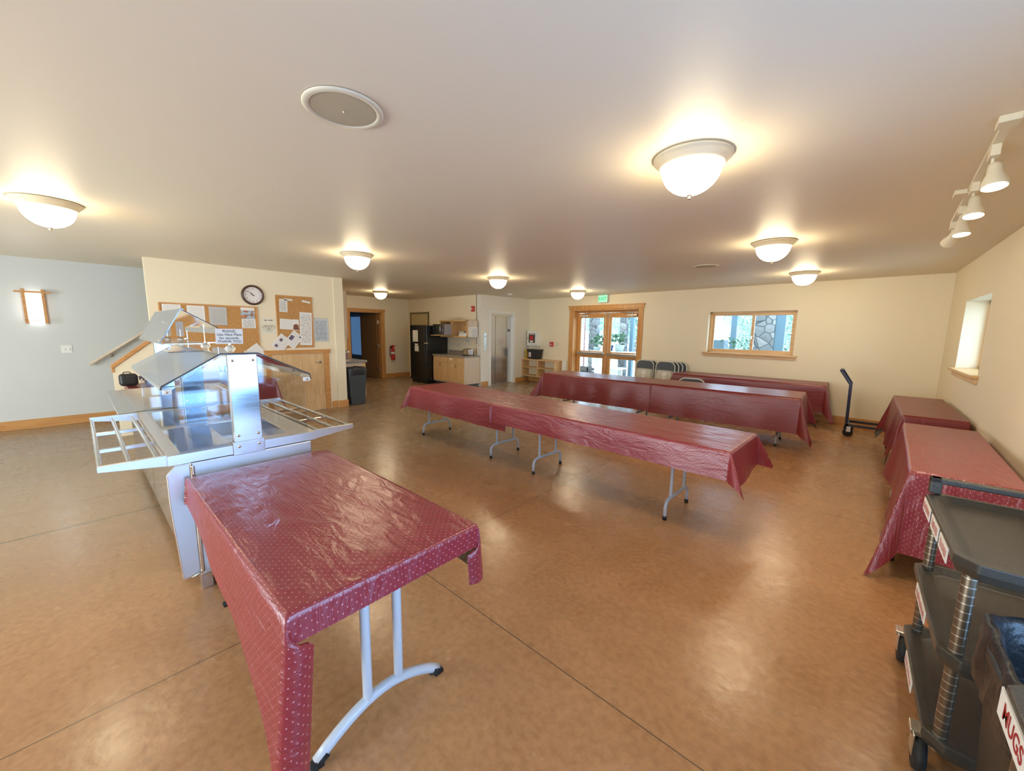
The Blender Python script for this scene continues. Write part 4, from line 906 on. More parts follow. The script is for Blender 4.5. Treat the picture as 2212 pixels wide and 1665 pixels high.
for x, y, lb in ((-4.98, .68, 'right'), (-5.12, .60, 'left')):
    tag(M().box((x, y-.028, 1.50), (x+.001, y+.028, 1.64)).build('paper_slip', PRINT_L), f'tall white paper slip in the {lb} ball clip of the second food bar', 'paper')
# things on the serving table
t = thing('utensil_crock', 'pale crock of dark handled utensils on the cloth by the board wall', 'crock', (-7.5, 1.50, .762))
M().lathe([(.045, 0), (.048, .13), (.044, .13), (.041, .01), (0, .01)], (-7.5, 1.50, .762), 24).build('crock', WHITE, t, smooth='auto')
m = M()
for dx, dy in ((.02, -.05), (-.02, .05), (.01, .025)): m.tube([(-7.5, 1.50, .78), (-7.5+dx, 1.50+dy, .98)], [.004, .009], 8)
m.build('utensil', INK, t)
t = thing('black_bag', 'rounded black case on red cloth by the stair flank', 'case', (-7.5, .40, .765))
M().box((-7.62, .33, .765), (-7.46, .52, .93)).build('body', BLACKP, t, bevel=.04, segs=4)
M().tube([(-7.54, .37, .925), (-7.54, .39, .955), (-7.54, .44, .955), (-7.54, .46, .925)], .006).build('handle', BLACKP, t)
t = thing('dried_flowers', 'dark dried flower bunch beside the black case', 'flowers', (-7.5, .62, .765))
M().lathe([(.03, 0), (.04, .05), (.035, .06), (0, .055)], (-7.5, .62, .765), 16).build('bowl', INK, t)
m = M(); leaves(m, (-7.5, .63, .87), (.08, .08, .07), 160, .04, 11); m.build('flower_heads', flat('dark_flowers', (.06, .03, .05), .7), t)
t = thing('glass_mug', 'clear mugs on the red cloth next to the low closet door', 'mug', (-7.45, 1.98, .765))
M().lathe([(.036, 0), (.038, .09), (.034, .09), (.032, .008), (0, .008)], (-7.45, 1.98, .765), 20).build('mug', flat('grey_mug', (.55, .55, .5), .3), t, smooth='auto')
M().tube([(-7.45, 2.015, .785), (-7.45, 2.045, .80), (-7.45, 2.045, .83), (-7.45, 2.015, .845)], .004).build('handle', flat('grey_mug_b', (.55, .55, .5), .3), t)

# ================================================================ KITCHEN CORNER
GRAN = flat('speckled_granite', (.30, .25, .19), .25, var=.55, vscale=90)
# refrigerator
fr = thing('refrigerator', 'tall black refrigerator against the wall next to the kitchen door', 'refrigerator', (-9.84, 7.15, 0))
BLK = flat('black_enamel', (.012, .013, .013), .22, bump=.05, bscale=300)
fx0, fx1, fy = -10.30, -9.46, 6.79
M().box((fx0+.01, fy+.07, .03), (fx1-.01, 7.56, 1.71)).build('body', BLK, fr, bevel=.01)
fd = M().box((fx0, fy, 1.205), (fx1, fy+.065, 1.72)).build('freezer_door', BLK, fr, bevel=.014, segs=3)
rd = M().box((fx0, fy, .09), (fx1, fy+.065, 1.195)).build('fresh_food_door', BLK, fr, bevel=.014, segs=3)
M().tube([(fx1-.05, fy-.005, 1.24), (fx1-.05, fy-.04, 1.27), (fx1-.05, fy-.04, 1.62), (fx1-.05, fy-.005, 1.66)], .011).build('handle', BLK, fd, smooth='auto')
M().tube([(fx1-.05, fy-.005, 1.16), (fx1-.05, fy-.04, 1.13), (fx1-.05, fy-.04, .62), (fx1-.05, fy-.005, .58)], .011).build('handle', BLK, rd, smooth='auto')
M().box((fx0, fy-.002, 1.198), (fx0+.26, fy, 1.206)).box((fx1-.12, fy-.006, 1.185), (fx1+.005, fy+.05, 1.215)).build('trim_strip', CHROME, fr)
M().box((fx0+.05, fy+.03, 0), (fx1-.05, 7.5, .09)).build('toe_grille', RUBBER, fr)
def sheet_y(name, label, cat, cx, cz, w, h, y, mat=PRINT, grp=None):
    o = M().box((cx-w/2, y-.0015, cz-h/2), (cx+w/2, y, cz+h/2)).build(name, mat); return tag(o, label, cat, grp)
pmy, nt, b_, N_, L_ = newmat('printed_sheet_front'); tc = N_('ShaderNodeTexCoord'); wv = N_('ShaderNodeTexWave'); wv.bands_direction = 'Z'; wv.inputs['Scale'].default_value = 18; wv.inputs['Distortion'].default_value = 2; wv.inputs['Detail Scale'].default_value = 6; L_(tc.outputs['Generated'], wv.inputs[0])
cr = N_('ShaderNodeValToRGB'); cr.color_ramp.elements[0].position = .25; cr.color_ramp.elements[0].color = (.42, .42, .38, 1); cr.color_ramp.elements[1].position = .5; cr.color_ramp.elements[1].color = (.80, .80, .72, 1); L_(wv.outputs[0], cr.inputs[0]); L_(cr.outputs[0], b_.inputs['Base Color'])
sheet_y('paper_notice', 'long white notice on the black freezer door', 'paper', -10.02, 1.40, .27, .34, fy-.001, pmy)
sheet_y('paper_notice', 'small white label under the notice on the refrigerator seam', 'paper', -9.97, 1.15, .16, .05, fy-.001, pmy)
sheet_y('paper_notice', 'square white notice on the lower refrigerator door', 'paper', -9.96, 1.03, .20, .17, fy-.001, pmy)
# recessed frame above refrigerator
t = struct('trim_2', (-10.9, 7.6, 0))
BRZ = flat('bronze_trim', (.20, .15, .06), .4)
M().box((-11.47, 7.575, 0), (-11.40, 7.6, 2.15)).box((-10.49, 7.575, 0), (-10.42, 7.6, 2.15)).box((-11.40, 7.575, 2.09), (-10.49, 7.6, 2.15)).build('panel_frame', BRZ, t)
M().box((-11.40, 7.585, 0), (-10.49, 7.6, 2.09)).build('panel', flat('tan_panel', (.55, .42, .20), .5), t)
# base cabinet
bc = thing('base_cabinet', 'maple base cabinet with two drawers and four doors beside the refrigerator', 'cabinet', (-8.8, 7.3, 0))
cx0, cx1, cy = -9.44, -8.06, 7.0
M().box((cx0, cy+.02, .10), (cx1, 7.59, .845)).build('body', PALELAM, bc)
M().box((cx0, cy+.07, 0), (cx1-.01, 7.5, .10)).build('toe_kick', INK, bc)
def shaker(x0, x1, z0, z1, nm, y, par, hnd=None, flat_=False):
    m = M().box((x0, y-.012, z0), (x1, y+.006, z1))
    if not flat_:
        w = .05; m = M().box((x0, y-.008, z0), (x1, y+.006, z1)).box((x0, y-.018, z0), (x0+w, y-.006, z1)).box((x1-w, y-.018, z0), (x1, y-.006, z1)).box((x0+w, y-.018, z1-w), (x1-w, y-.006, z1)).box((x0+w, y-.018, z0), (x1-w, y-.006, z0+w))
    d = m.build(nm, MAPLE, par, bevel=.003)
    if hnd == 'h': xc = (x0+x1)/2; zc = (z0+z1)/2; M().tube([(xc-.05, y-.012, zc), (xc-.04, y-.035, zc), (xc+.04, y-.035, zc), (xc+.05, y-.012, zc)], .0045, 8).build('drawer_pull', flat('antique_brass', (.25, .16, .06), .35, 1), d)
    if hnd in ('l', 'r'):
        xc = x0+.025 if hnd == 'l' else x1-.025; M().tube([(xc, y-.012, z1-.05), (xc, y-.035, z1-.06), (xc, y-.035, z1-.14), (xc, y-.012, z1-.15)], .0045, 8).build('door_pull', flat('antique_brass', (.25, .16, .06), .35, 1), d)
    return d
xm_ = (cx0+cx1)/2
for a, b in ((cx0+.01, xm_-.005), (xm_+.005, cx1-.015)):
    shaker(a, b, .70, .835, 'drawer', cy+.015, bc, 'h', True)
    mid = (a+b)/2
    shaker(a, mid-.003, .13, .69, 'door', cy+.015, bc, 'r'); shaker(mid+.003, b, .13, .69, 'door', cy+.015, bc, 'l')
o = M().box((cx0-.0, cy-.03, .845), (cx1+.02, 7.595, .885)).build('countertop', GRAN, bevel=.006); tag(o, 'speckled granite counter on the maple base cabinet by the refrigerator', 'countertop')
tag(M().box((cx0+.02, 7.572, .885), (-8.30, 7.597, .99)).build('backsplash', GRAN), 'speckled granite backsplash strip behind the toaster counter', 'backsplash')
sheet_y('paper_label', 'small label on the right drawer of the maple base cabinet', 'label', -8.62, .785, .09, .05, cy+.002, PAPER)
sheet_y('paper_label', 'small label on a lower door of the maple base cabinet', 'label', -8.55, .61, .06, .03, cy-.004, PAPER)
# upper open cabinet
uc = thing('wall_cabinet', 'open maple wall cabinet with two cubbies above the toaster counter', 'cabinet', (-8.9, 7.4, 1.4))
ux0, ux1, uy0 = -9.43, -8.20, 7.26
M().box((ux0, uy0, 1.845), (ux1, 7.59, 1.875)).box((ux0, uy0, 1.38), (ux1, 7.59, 1.41)).box((ux0, uy0, 1.38), (ux0+.02, 7.59, 1.875)).box((ux1-.02, uy0, 1.38), (ux1, 7.59, 1.875)).box((-8.90, uy0, 1.38), (-8.86, 7.59, 1.875)).box((ux0, 7.575, 1.38), (ux1, 7.59, 1.875)).build('body', MAPLE, uc, bevel=.002)
M().box((ux0, uy0-.014, 1.38), (ux0+.04, uy0, 1.875)).box((ux1-.04, uy0-.014, 1.38), (ux1, uy0, 1.875)).box((-8.91, uy0-.014, 1.38), (-8.85, uy0, 1.875)).box((ux0, uy0-.014, 1.835), (ux1, uy0, 1.88)).box((ux0, uy0-.014, 1.38), (ux1, uy0, 1.42)).build('face_frame', MAPLE, uc, bevel=.002)
M().box((-9.43, 6.92, 1.425), (-8.91, 7.55, 1.445)).build('pull_out_shelf', MAPLE, uc, bevel=.003)
M().box((ux1, uy0, 1.38), (ux1+.005, 7.59, 1.875)).build('side_panel', PALELAM, uc)
mw_ = thing('microwave_oven', 'grey and black microwave oven on the pull-out cabinet shelf', 'microwave', (-9.2, 7.25, 1.445))
M().box((-9.40, 6.99, 1.452), (-8.88, 7.42, 1.75)).build('body', flat('microwave_grey', (.40, .40, .41), .35), mw_, bevel=.008)
dr = M().box((-9.40, 6.975, 1.46), (-9.00, 6.992, 1.75)).build('door', flat('microwave_glass', (.015, .018, .015), .15), mw_, bevel=.004)
M().tube([(-9.02, 6.975, 1.49), (-9.02, 6.945, 1.52), (-9.02, 6.945, 1.69), (-9.02, 6.975, 1.72)], .009).build('handle', CHROME, dr, smooth='auto')
M().box((-8.995, 6.975, 1.46), (-8.885, 6.992, 1.75)).build('control_panel', flat('microwave_panel', (.10, .07, .08), .3), mw_, bevel=.003)
M().lathe([(.02, 0), (.018, -.015), (0, -.016)], (-8.94, 6.975, 1.58), 20, 'y').build('dial', CHROME, mw_)
M().box((-9.38, 7.1, 1.445), (-9.34, 7.4, 1.452)).box((-8.94, 7.1, 1.445), (-8.90, 7.4, 1.452)).build('foot', RUBBER, mw_)
def basket(x, y, z, w, d, h, label):
    t = thing('wire_basket', label, 'basket', (x, y, z), 0, 'wire baskets on the wall cabinet')
    m = M()
    for f in (0, .5, 1): k = 1-.25*(1-f); m.tube([(x-w*k, y-d*k, z+.004+h*f), (x+w*k, y-d*k, z+.004+h*f), (x+w*k, y+d*k, z+.004+h*f), (x-w*k, y+d*k, z+.004+h*f)], .003, 6, True)
    for i in range(7):
        xx = x-w+2*w*i/6
        m.tube([(xx, y-d, z+h), (x+(xx-x)*.75, y-d*.75, z+.004), (x+(xx-x)*.75, y+d*.75, z+.004), (xx, y+d, z+h)], .002, 5)
    m.build('wires', flat('white_wire', (.7, .66, .55), .4), t); m = M().tube([(x-w, y, z+h), (x-w*.5, y, z+h+.05), (x+w*.5, y, z+h+.05), (x+w, y, z+h)], .003, 6); m.build('handle', flat('white_wire_b', (.7, .66, .55), .4), t); return t
basket(-9.12, 7.4, 1.876, .16, .10, .08, 'larger pale wire basket on top of the open wall cabinet')
basket(-8.80, 7.42, 1.876, .11, .09, .06, 'smaller pale wire basket to the right on the open wall cabinet')
tag(M().box((-8.72, 7.38, 1.411), (-8.50, 7.5, 1.56)).build('storage_box', flat('grey_box', (.45, .45, .38), .5), bevel=.006), 'grey box in the right cubby of the open wall cabinet', 'box')
t = thing('mug_tray', 'white tray of small cups on the right cubby ledge', 'tray', (-8.45, 7.27, 1.42))
M().box((-8.60, 7.262, 1.411), (-8.24, 7.36, 1.47)).build('tray', WHITE, t, bevel=.01)
m = M()
for i in range(4): m.lathe([(.026, 0), (.034, .05), (.03, .05), (0, .01)], (-8.555+i*.085, 7.31, 1.47), 14)
m.build('cups', WHITE, t)
bdy = thing('towel_dispenser', 'pale paper towel dispenser with a printed poster on the cabinet side', 'dispenser', (ux1+.1, 7.4, 1.4))
M().box((ux1+.005, 7.27, 1.40), (ux1+.09, 7.56, 1.86)).build('housing', PALELAM, bdy, bevel=.01)
M().box((ux1+.02, 7.268, 1.40), (ux1+.085, 7.270, 1.68)).build('poster', PRINT_L, bdy)
M().box((ux1+.0905, 7.29, 1.40), (ux1+.092, 7.55, 1.68)).build('poster', PRINT_D, bdy)
# toaster
def toaster(x, y, z, label, rz=0):
    t = thing('toaster', label, 'toaster', (x, y, z), rz)
    M().box((-.14, -.085, .012), (.14, .085, .19)).build('shell', CHROME, t, local=True, bevel=.03, segs=4)
    M().box((-.145, -.08, 0), (-.10, .08, .175)).build('end_cap', INK, t, local=True, bevel=.015)
    M().box((-.11, -.045, .188), (.11, -.02, .192)).box((-.11, .02, .188), (.11, .045, .192)).build('slot', INK, t, local=True)
    M().box((-.165, -.01, .10), (-.14, .01, .12)).build('lever', INK, t, local=True); return t
toaster(-8.23, 7.30, .885, 'chrome toaster on the granite counter beside the elevator wall')
tag(M().box((-9.40, 7.575, 1.16), (-8.10, 7.598, 1.185)).build('wire_raceway', IVORY), 'cream cable raceway running under the open wall cabinet', 'raceway')
tag(M().box((-9.02, 7.57, 1.09), (-8.93, 7.598, 1.22)).build('wall_outlet', IVORY, bevel=.003), 'cream outlet box on the raceway near the refrigerator', 'outlet')
tag(M().box((-8.30, 7.57, 1.09), (-8.20, 7.598, 1.20)).build('wall_outlet', IVORY, bevel=.003), 'cream outlet box on the raceway behind the toaster', 'outlet')
sheet_y('wall_label', 'small printed label above the raceway', 'label', -8.58, 1.285, .20, .09, 7.597, pmy)
t = thing('fire_strobe', 'red fire alarm strobe high on the wall right of the open cabinet', 'fire alarm', (-8.34, 7.6, 2.19))
M().box((-8.40, 7.56, 2.115), (-8.28, 7.6, 2.27)).build('housing', RED, t, bevel=.005)
M().box((-8.395, 7.54, 2.16), (-8.355, 7.56, 2.225)).build('flash_lens', WHITE, t, bevel=.008)
text('FIRE', .03, WHITE, t, (-8.305, 7.5585, 2.19), face_rot((0, 0, 1), (-1, 0, 0)))
# extinguisher
ex = thing('fire_extinguisher', 'red fire extinguisher hanging right of the kitchen doorway', 'fire extinguisher', (-11.52, 6.94, .62))
M().lathe([(0, 0), (.055, .004), (.06, .03), (.06, .33), (.045, .38), (.022, .40), (.022, .42), (0, .42)], (-11.52, 6.93, .58), 24).build('cylinder', RED, ex, smooth='auto')
M().lathe([(.061, .20), (.061, .27)], (-11.52, 6.93, .58), 24).build('label_band', WHITE, ex)
M().box((-11.54, 6.90, 1.0), (-11.50, 6.96, 1.05)).prism([(-11.53, 6.90, 1.05), (-11.53, 7.06, 1.04), (-11.53, 7.06, 1.055), (-11.53, 6.90, 1.075)], (.02, 0, 0)).build('valve_handle', RED, ex)
M().tube([(-11.52, 6.90, 1.03), (-11.52, 6.84, 1.03), (-11.52, 6.82, .95), (-11.52, 6.82, .75), (-11.52, 6.86, .70)], .011).build('hose', RUBBER, ex, smooth='auto')
M().box((-11.6, 6.89, .95), (-11.57, 6.97, 1.05)).build('wall_bracket', INK, ex)
# kitchen run behind the pilaster
kb = thing('kitchen_base_cabinet', 'pale kitchen base cabinet end behind the slim trash can', 'cabinet', (-9.4, 3.95, 0))
M().box((-10.9, 3.65, .1), (-8.24, 4.24, .855)).build('body', PALELAM, kb); M().box((-8.25, 4.20, .1), (-8.235, 4.26, .855)).build('face_frame', MAPLE, kb); M().box((-10.9, 3.65, 0), (-8.3, 4.17, .1)).build('toe_kick', INK, kb)
tag(M().box((-10.9, 3.64, .855), (-8.20, 4.29, .90)).build('countertop', flat('grey_countertop', (.30, .27, .25), .3, var=.3, vscale=60), bevel=.006), 'grey kitchen countertop behind the board wall pilaster', 'countertop')
ku = thing('kitchen_wall_cabinet', 'pale kitchen wall cabinet seen edge-on at the pilaster', 'cabinet', (-9.4, 3.8, 1.4))
M().box((-10.9, 3.64, 1.40), (-8.42, 3.96, 2.40)).build('body', PALELAM, ku); M().box((-10.9, 3.96, 1.40), (-8.42, 3.985, 2.40)).build('door', MAPLE, ku, bevel=.003)
toaster(-8.75, 3.98, .90, 'chrome toaster on the grey kitchen countertop', R(90))
# slim trash can
def crumple(o, amp, sc, seed=0):
    me = o.data
    for v in me.vertices:
        n = noise.noise_vector(v.co*sc+Vector((seed, 0, 0))); v.co += n*amp
LINER = flat('black_liner', (.016, .016, .018), .34, bump=.5, bscale=40, spec=.4)
tc_ = thing('trash_can', 'slim dark grey trash can with a black liner at the pilaster', 'trash can', (-7.98, 3.88, 0))
TCM = flat('dark_grey_plastic', (.045, .055, .06), .45)
m = M(); cxx, cyy = -7.97, 3.88
lo = [(cxx+.12*sx_, cyy+.15*sy_, 0) for sx_, sy_ in ((-1,-1),(1,-1),(1,1),(-1,1))]; hi = [(cxx+.145*sx_, cyy+.20*sy_, .76) for sx_, sy_ in ((-1,-1),(1,-1),(1,1),(-1,1))]
m.add(lo+hi, [(0,3,2,1),(4,5,6,7),(0,1,5,4),(1,2,6,5),(2,3,7,6),(3,0,4,7)]); m.build('bin', TCM, tc_, bevel=.02, segs=3)
def liner(x, y, z0, z1, wx, wy, seed, par, nm='liner'):
    m = M(); n = 56; vs = []; rings = ((z0, 1.03), (z0+(z1-z0)*.35, 1.06), (z0+(z1-z0)*.7, 1.05), (z1, 1.04), (z1+.012, .99), (z1-.02, .93), (z1-.12, .86), (z1-.35, .80))
    for z, k in rings:
        for i in range(n):
            a = 2*PI*i/n; c, s = math.cos(a), math.sin(a); q = (abs(c)**5+abs(s)**5)**(-.2)
            vs.append((x+wx*k*c*q, y+wy*k*s*q, z))
    fs = [(j*n+i, j*n+(i+1) % n, (j+1)*n+(i+1) % n, (j+1)*n+i) for j in range(len(rings)-1) for i in range(n)]
    fs.append(tuple((len(rings)-1)*n+i for i in range(n)))
    m.add(vs, fs); o = m.build(nm, LINER, par, smooth=True); crumple(o, .018 if wx > .2 else .012, 16, seed); return o
liner(cxx, cyy, .63, .775, .143, .195, 3, tc_)

# ================================================================ BACK WALL OBJECTS
def bthing(name, label, cat, s, z=0, off=0, group=None): return thing(name, label, cat, tuple(bw(s, off, z)), BANG, group)
def BB(m, name, mat, par, **k): m.xf(BM); return m.build(name, mat, par, **k)
ae = bthing('aed_cabinet', 'white defibrillator wall cabinet with a red kit behind its window', 'cabinet', .33, 1.37)
a0, a1, ay = .06, .52, -.17
BB(M().box((a0, ay, 1.14), (a1, 0, 1.60)), 'box', WHITE, ae, bevel=.008)
df = BB(M().box((a0+.03, ay-.012, 1.17), (a1-.03, ay, 1.575)), 'door', WHITE, ae, bevel=.006)
BB(M().box((a0+.09, ay-.014, 1.23), (a1-.10, ay-.012, 1.52)), 'window', flat('dark_cabinet_inside', (.06, .05, .05), .2), df)
BB(M().box((a0+.15, ay-.02, 1.31), (a1-.18, ay-.014, 1.45)).tube([(a0+.19, ay-.017, 1.45), (a0+.22, ay-.017, 1.475), (a0+.25, ay-.017, 1.45)], .005), 'red_kit', RED, df, bevel=.002)
BB(M().box((a0+.15, ay-.02, 1.245), (a1-.18, ay-.014, 1.30)), 'kit_label', WHITE, df)
def btext(s, size, mat, par, x, y, z, **k): return text(s, size, mat, par, BM @ Vector((x, y, z)), face_rot((BM.to_3x3() @ Vector((1, 0, 0)))), **k)
BB(M().box((a0+.11, ay-.015, 1.488), (a1-.12, ay-.014, 1.505)), 'heading_marks', PAPER, df)
BB(M().box((a0+.04, ay-.018, 1.33), (a0+.05, ay-.01, 1.40)), 'latch', INK, df)
t = bthing('pull_station', 'red fire alarm pull station on the wall right of the defibrillator cabinet', 'fire alarm', .96, 1.2)
BB(M().box((.90, -.045, 1.135), (1.02, 0, 1.28)), 'housing', RED, t, bevel=.006)
BB(M().box((.92, -.055, 1.175), (1.0, -.045, 1.20)), 'handle', WHITE, t, bevel=.003)
btext('FIRE', .03, WHITE, t, .96, -.046, 1.245)
t = bthing('light_switch', 'cream switch plate between the pull station and the exit doors', 'switch', 1.15, 1.2)
BB(M().box((1.09, -.008, 1.15), (1.22, 0, 1.27)), 'plate', IVORY, t, bevel=.002)
BB(M().box((1.12, -.016, 1.19), (1.14, -.008, 1.23)), 'toggle', IVORY, t); BB(M().box((1.17, -.016, 1.19), (1.19, -.008, 1.23)), 'toggle', IVORY, t)
# cubby shelf
sh = bthing('cubby_shelf', 'low maple cubby shelf mounted under the defibrillator cabinet', 'shelf', .7, .2)
q0, q1, qy = .01, 1.36, -.34
m = M().box((q0, qy, .70), (q1+.02, 0, .735)).box((q0, qy, .20), (q1, 0, .225)).box((q0, qy, .455), (q1, 0, .48)).box((q0, qy, .20), (q0+.025, 0, .70)).box((q1-.025, qy, .20), (q1, 0, .70)).box((.66, qy, .20), (.70, 0, .70))
BB(m, 'case', MAPLE, sh, bevel=.003); BB(M().box((q0+.02, -.006, .22), (q1-.02, 0, .70)), 'back', WALL, sh)
tag(BB(M().box((1.40, -.05, .10), (1.56, -.01, .74)), 'display_board', WHITE, None, bevel=.004), 'white panel leaning between the cubby shelf and the exit doors', 'panel')
t = bthing('black_bin', 'black plastic bin with a white and red label on the cubby shelf', 'bin', .42, .735)
m = M(); lo = [(.26, -.30, .737), (.60, -.30, .737), (.60, -.06, .737), (.26, -.06, .737)]; hi = [(.22, -.33, 1.03), (.64, -.33, 1.03), (.64, -.04, 1.03), (.22, -.04, 1.03)]
m.add(lo+hi, [(0,3,2,1),(4,5,6,7),(0,1,5,4),(1,2,6,5),(2,3,7,6),(3,0,4,7)]); BB(m, 'bin', BLACKP, t, bevel=.01); BB(M().box((.205, -.345, 1.005), (.655, -.03, 1.035)), 'rim', BLACKP, t, bevel=.006)
BB(M().box((.30, -.330, .80), (.39, -.314, .94)), 'label', PAPER, t, bevel=.002); BB(M().box((.32, -.333, .82), (.37, -.329, .85)).box((.32, -.333, .875), (.37, -.329, .90)), 'red_marks', RED, t)
t = bthing('yellow_sign', 'folded yellow caution sign standing at the left end of the cubby shelf', 'sign', .1, .735)
BB(M().box((.06, -.25, .737), (.15, -.22, 1.02)), 'board', flat('caution_yellow', (.75, .48, .03), .4), t, bevel=.004)
for zz in (.80, .87, .94): BB(M().box((.085, -.2515, zz-.02), (.125, -.25, zz+.02)), 'dark_marks', INK, t)
# exit sign
t = bthing('exit_sign', 'green exit sign high on the wall above the wooden double doors', 'sign', 2.75, 2.45)
BB(M().box((2.60, -.10, 2.375), (2.89, 0, 2.57)), 'housing', WHITE, t, bevel=.004)
BB(M().box((2.61, -.106, 2.385), (2.88, -.10, 2.56)), 'face', EXITG, t)
btext('EXIT', .12, flat('exit_green', (.02, .45, .14), .5, emis=(.02, .6, .2), estr=.4), t, 2.745, -.108, 2.468, depth=.001, bold=.002)

# ================================================================ FOLDING CHAIRS
CHF = flat('beige_chair_enamel', (.62, .60, .52), .35); CHP = flat('grey_chair_pad', (.07, .085, .10), .6)
def rounded_u(w, h, r, z0, y=0, n=8):
    p = [(-w/2, y, z0), (-w/2, y, h-r)]
    for i in range(1, n+1): a = PI-PI/2*i/n; p.append((-w/2+r+r*math.cos(a), y, h-r+r*math.sin(a)))
    for i in range(1, n+1): a = PI/2-PI/2*i/n; p.append((w/2-r+r*math.cos(a), y, h-r+r*math.sin(a)))
    p.append((w/2, y, z0)); return p
def folded_chair(label, loc, rz, grp):
    t = thing('folding_chair', label, 'chair', loc, rz, grp)
    M().tube(rounded_u(.45, .94, .13, .0), .0125, 10).build('back_frame', CHF, t, local=True, smooth='auto')
    ins = [(x*.93, 0, .94-(.94-z)*.985-.004) for x, y, z in rounded_u(.45, .94, .13, .74)]
    M().prism([(x, -.010, z) for x, y, z in ins], (0, .02, 0)).build('back_pad', CHP, t, local=True, bevel=.004)
    M().tube(rounded_u(.40, .73, .08, .03, -.028), .011, 10).build('front_frame', CHF, t, local=True, smooth='auto')
    ins = [(x*.90, 0, .73-(.73-z)*.97-.012) for x, y, z in rounded_u(.40, .73, .08, .28)]
    M().prism([(x, -.034, z) for x, y, z in ins], (0, .018, 0)).build('seat', CHF, t, local=True, bevel=.005)
    M().box((-.05, -.036, .60), (.05, -.034, .69)).box((-.03, -.036, .52), (.03, -.034, .59)).build('sticker', PAPER, t, local=True)
    M().tube([(-.2, .0, .12), (.2, .0, .12)], .008).build('stretcher', CHF, t, local=True)
    for sx_ in (-1, 1): M().tube([(sx_*.225, 0, 0), (sx_*.225, 0, .03)], .016).build('rubber_foot', RUBBER, t, local=True)
    return t
cps = [(4.14, -.35, 'front folding chair of the left stack beside the exit doors', 'folded chairs leaning on the back wall'),
       (4.20, -.28, 'rear folding chair of the left stack beside the exit doors', None),
       (4.67, -.40, 'front folding chair of the right stack below the window', None),
       (4.73, -.33, 'second folding chair of the right stack below the window', None),
       (4.79, -.26, 'third folding chair of the right stack below the window', None),
       (4.85, -.19, 'hindmost folding chair of the right stack, nearest the wall', None)]
c0 = folded_chair(cps[0][2], tuple(bw(cps[0][0], cps[0][1])), BANG, cps[0][3]); c0.rotation_euler = (R(-5), 0, BANG)
for s, off, lb, _ in cps[1:]:
    c = dup(c0, tuple(bw(s, off)), None, lb); c.rotation_euler = (R(-5), 0, BANG)
# unfolded chair between the second and third row
t = thing('folding_chair', 'single open folding chair between the second row and the wall table', 'chair', (-2.36, 7.70, 0), R(8))
M().tube([(x, -.02+.02*z, z*.80) for x, y, z in rounded_u(.45, .94, .13, .0)], .0125, 10).build('back_frame', CHF, t, local=True, smooth='auto')
ins = [(x*.93, 0, .94-(.94-z)*.985-.004) for x, y, z in rounded_u(.45, .94, .13, .74)]
M().prism([(x, -.03+.02*z, z*.80) for x, y, z in ins], (0, .02, 0)).build('back_pad', CHP, t, local=True, bevel=.004)
M().box((-.2, .0, .42), (.2, .38, .445)).build('seat', CHF, t, local=True, bevel=.02)
M().tube([(-.21, .36, 0), (-.2, .0, .43)], .011).tube([(.21, .36, 0), (.2, .0, .43)], .011).build('front_frame', CHF, t, local=True)

# ================================================================ TABLE DOLLY
DKB = flat('dark_blue_enamel', (.03, .035, .075), .25); 
t = thing('table_dolly', 'dark flat dolly with a bent push handle by the window wall', 'dolly', (.35, 8.3, 0))
M().box((-.10, 8.09, .165), (.80, 8.13, .205)).box((-.10, 8.50, .165), (.80, 8.54, .205)).box((-.10, 8.09, .165), (-.06, 8.54, .205)).box((.76, 8.09, .165), (.80, 8.54, .205)).build('deck_frame', flat('dark_enamel', (.03, .02, .025), .35), t, bevel=.004)
M().tube([(-.09, 8.11, .18), (-.10, 8.11, .83), (-.235, 8.11, 1.05), (-.235, 8.52, 1.05), (-.10, 8.52, .83), (-.09, 8.52, .18)], .019, 14).build('push_handle', DKB, t, smooth='auto')
for x in (-.06, .72):
    for y in (8.12, 8.51):
        w = M().box((x-.02, y-.022, .08), (x+.03, y-.017, .165)).box((x-.02, y+.017, .08), (x+.03, y+.022, .165)).build('caster', NICKEL, t)
        M().lathe([(.02, -.015), (.062, -.015), (.065, 0), (.062, .015), (.02, .015)], (x, y, .066), 24, 'y').build('wheel', RUBBER, w, smooth='auto')

# ================================================================ BUS CARTS AND BIN ON THE RIGHT
STRIPE_m, nt, b_, N_, L_ = newmat('ringed_post'); tc = N_('ShaderNodeTexCoord'); sp = N_('ShaderNodeSeparateXYZ'); L_(tc.outputs['Object'], sp.inputs[0])
ml = N_('ShaderNodeMath'); ml.operation = 'MULTIPLY'; ml.inputs[1].default_value = 1/.03; L_(sp.outputs[2], ml.inputs[0]); fr_ = N_('ShaderNodeMath'); fr_.operation = 'FRACT'; L_(ml.outputs[0], fr_.inputs[0]); lt = N_('ShaderNodeMath'); lt.operation = 'LESS_THAN'; lt.inputs[1].default_value = .12; L_(fr_.outputs[0], lt.inputs[0])
mx = N_('ShaderNodeMix'); mx.data_type = 'RGBA'; mx.inputs[6].default_value = (.20, .15, .10, 1); mx.inputs[7].default_value = (.55, .5, .42, 1); L_(lt.outputs[0], mx.inputs[0]); L_(mx.outputs[2], b_.inputs['Base Color']); b_.inputs['Metallic'].default_value = .7; b_.inputs['Roughness'].default_value = .3
CARTM = flat('charcoal_cart_plastic', (.042, .037, .029), .27, bump=.25, bscale=260)
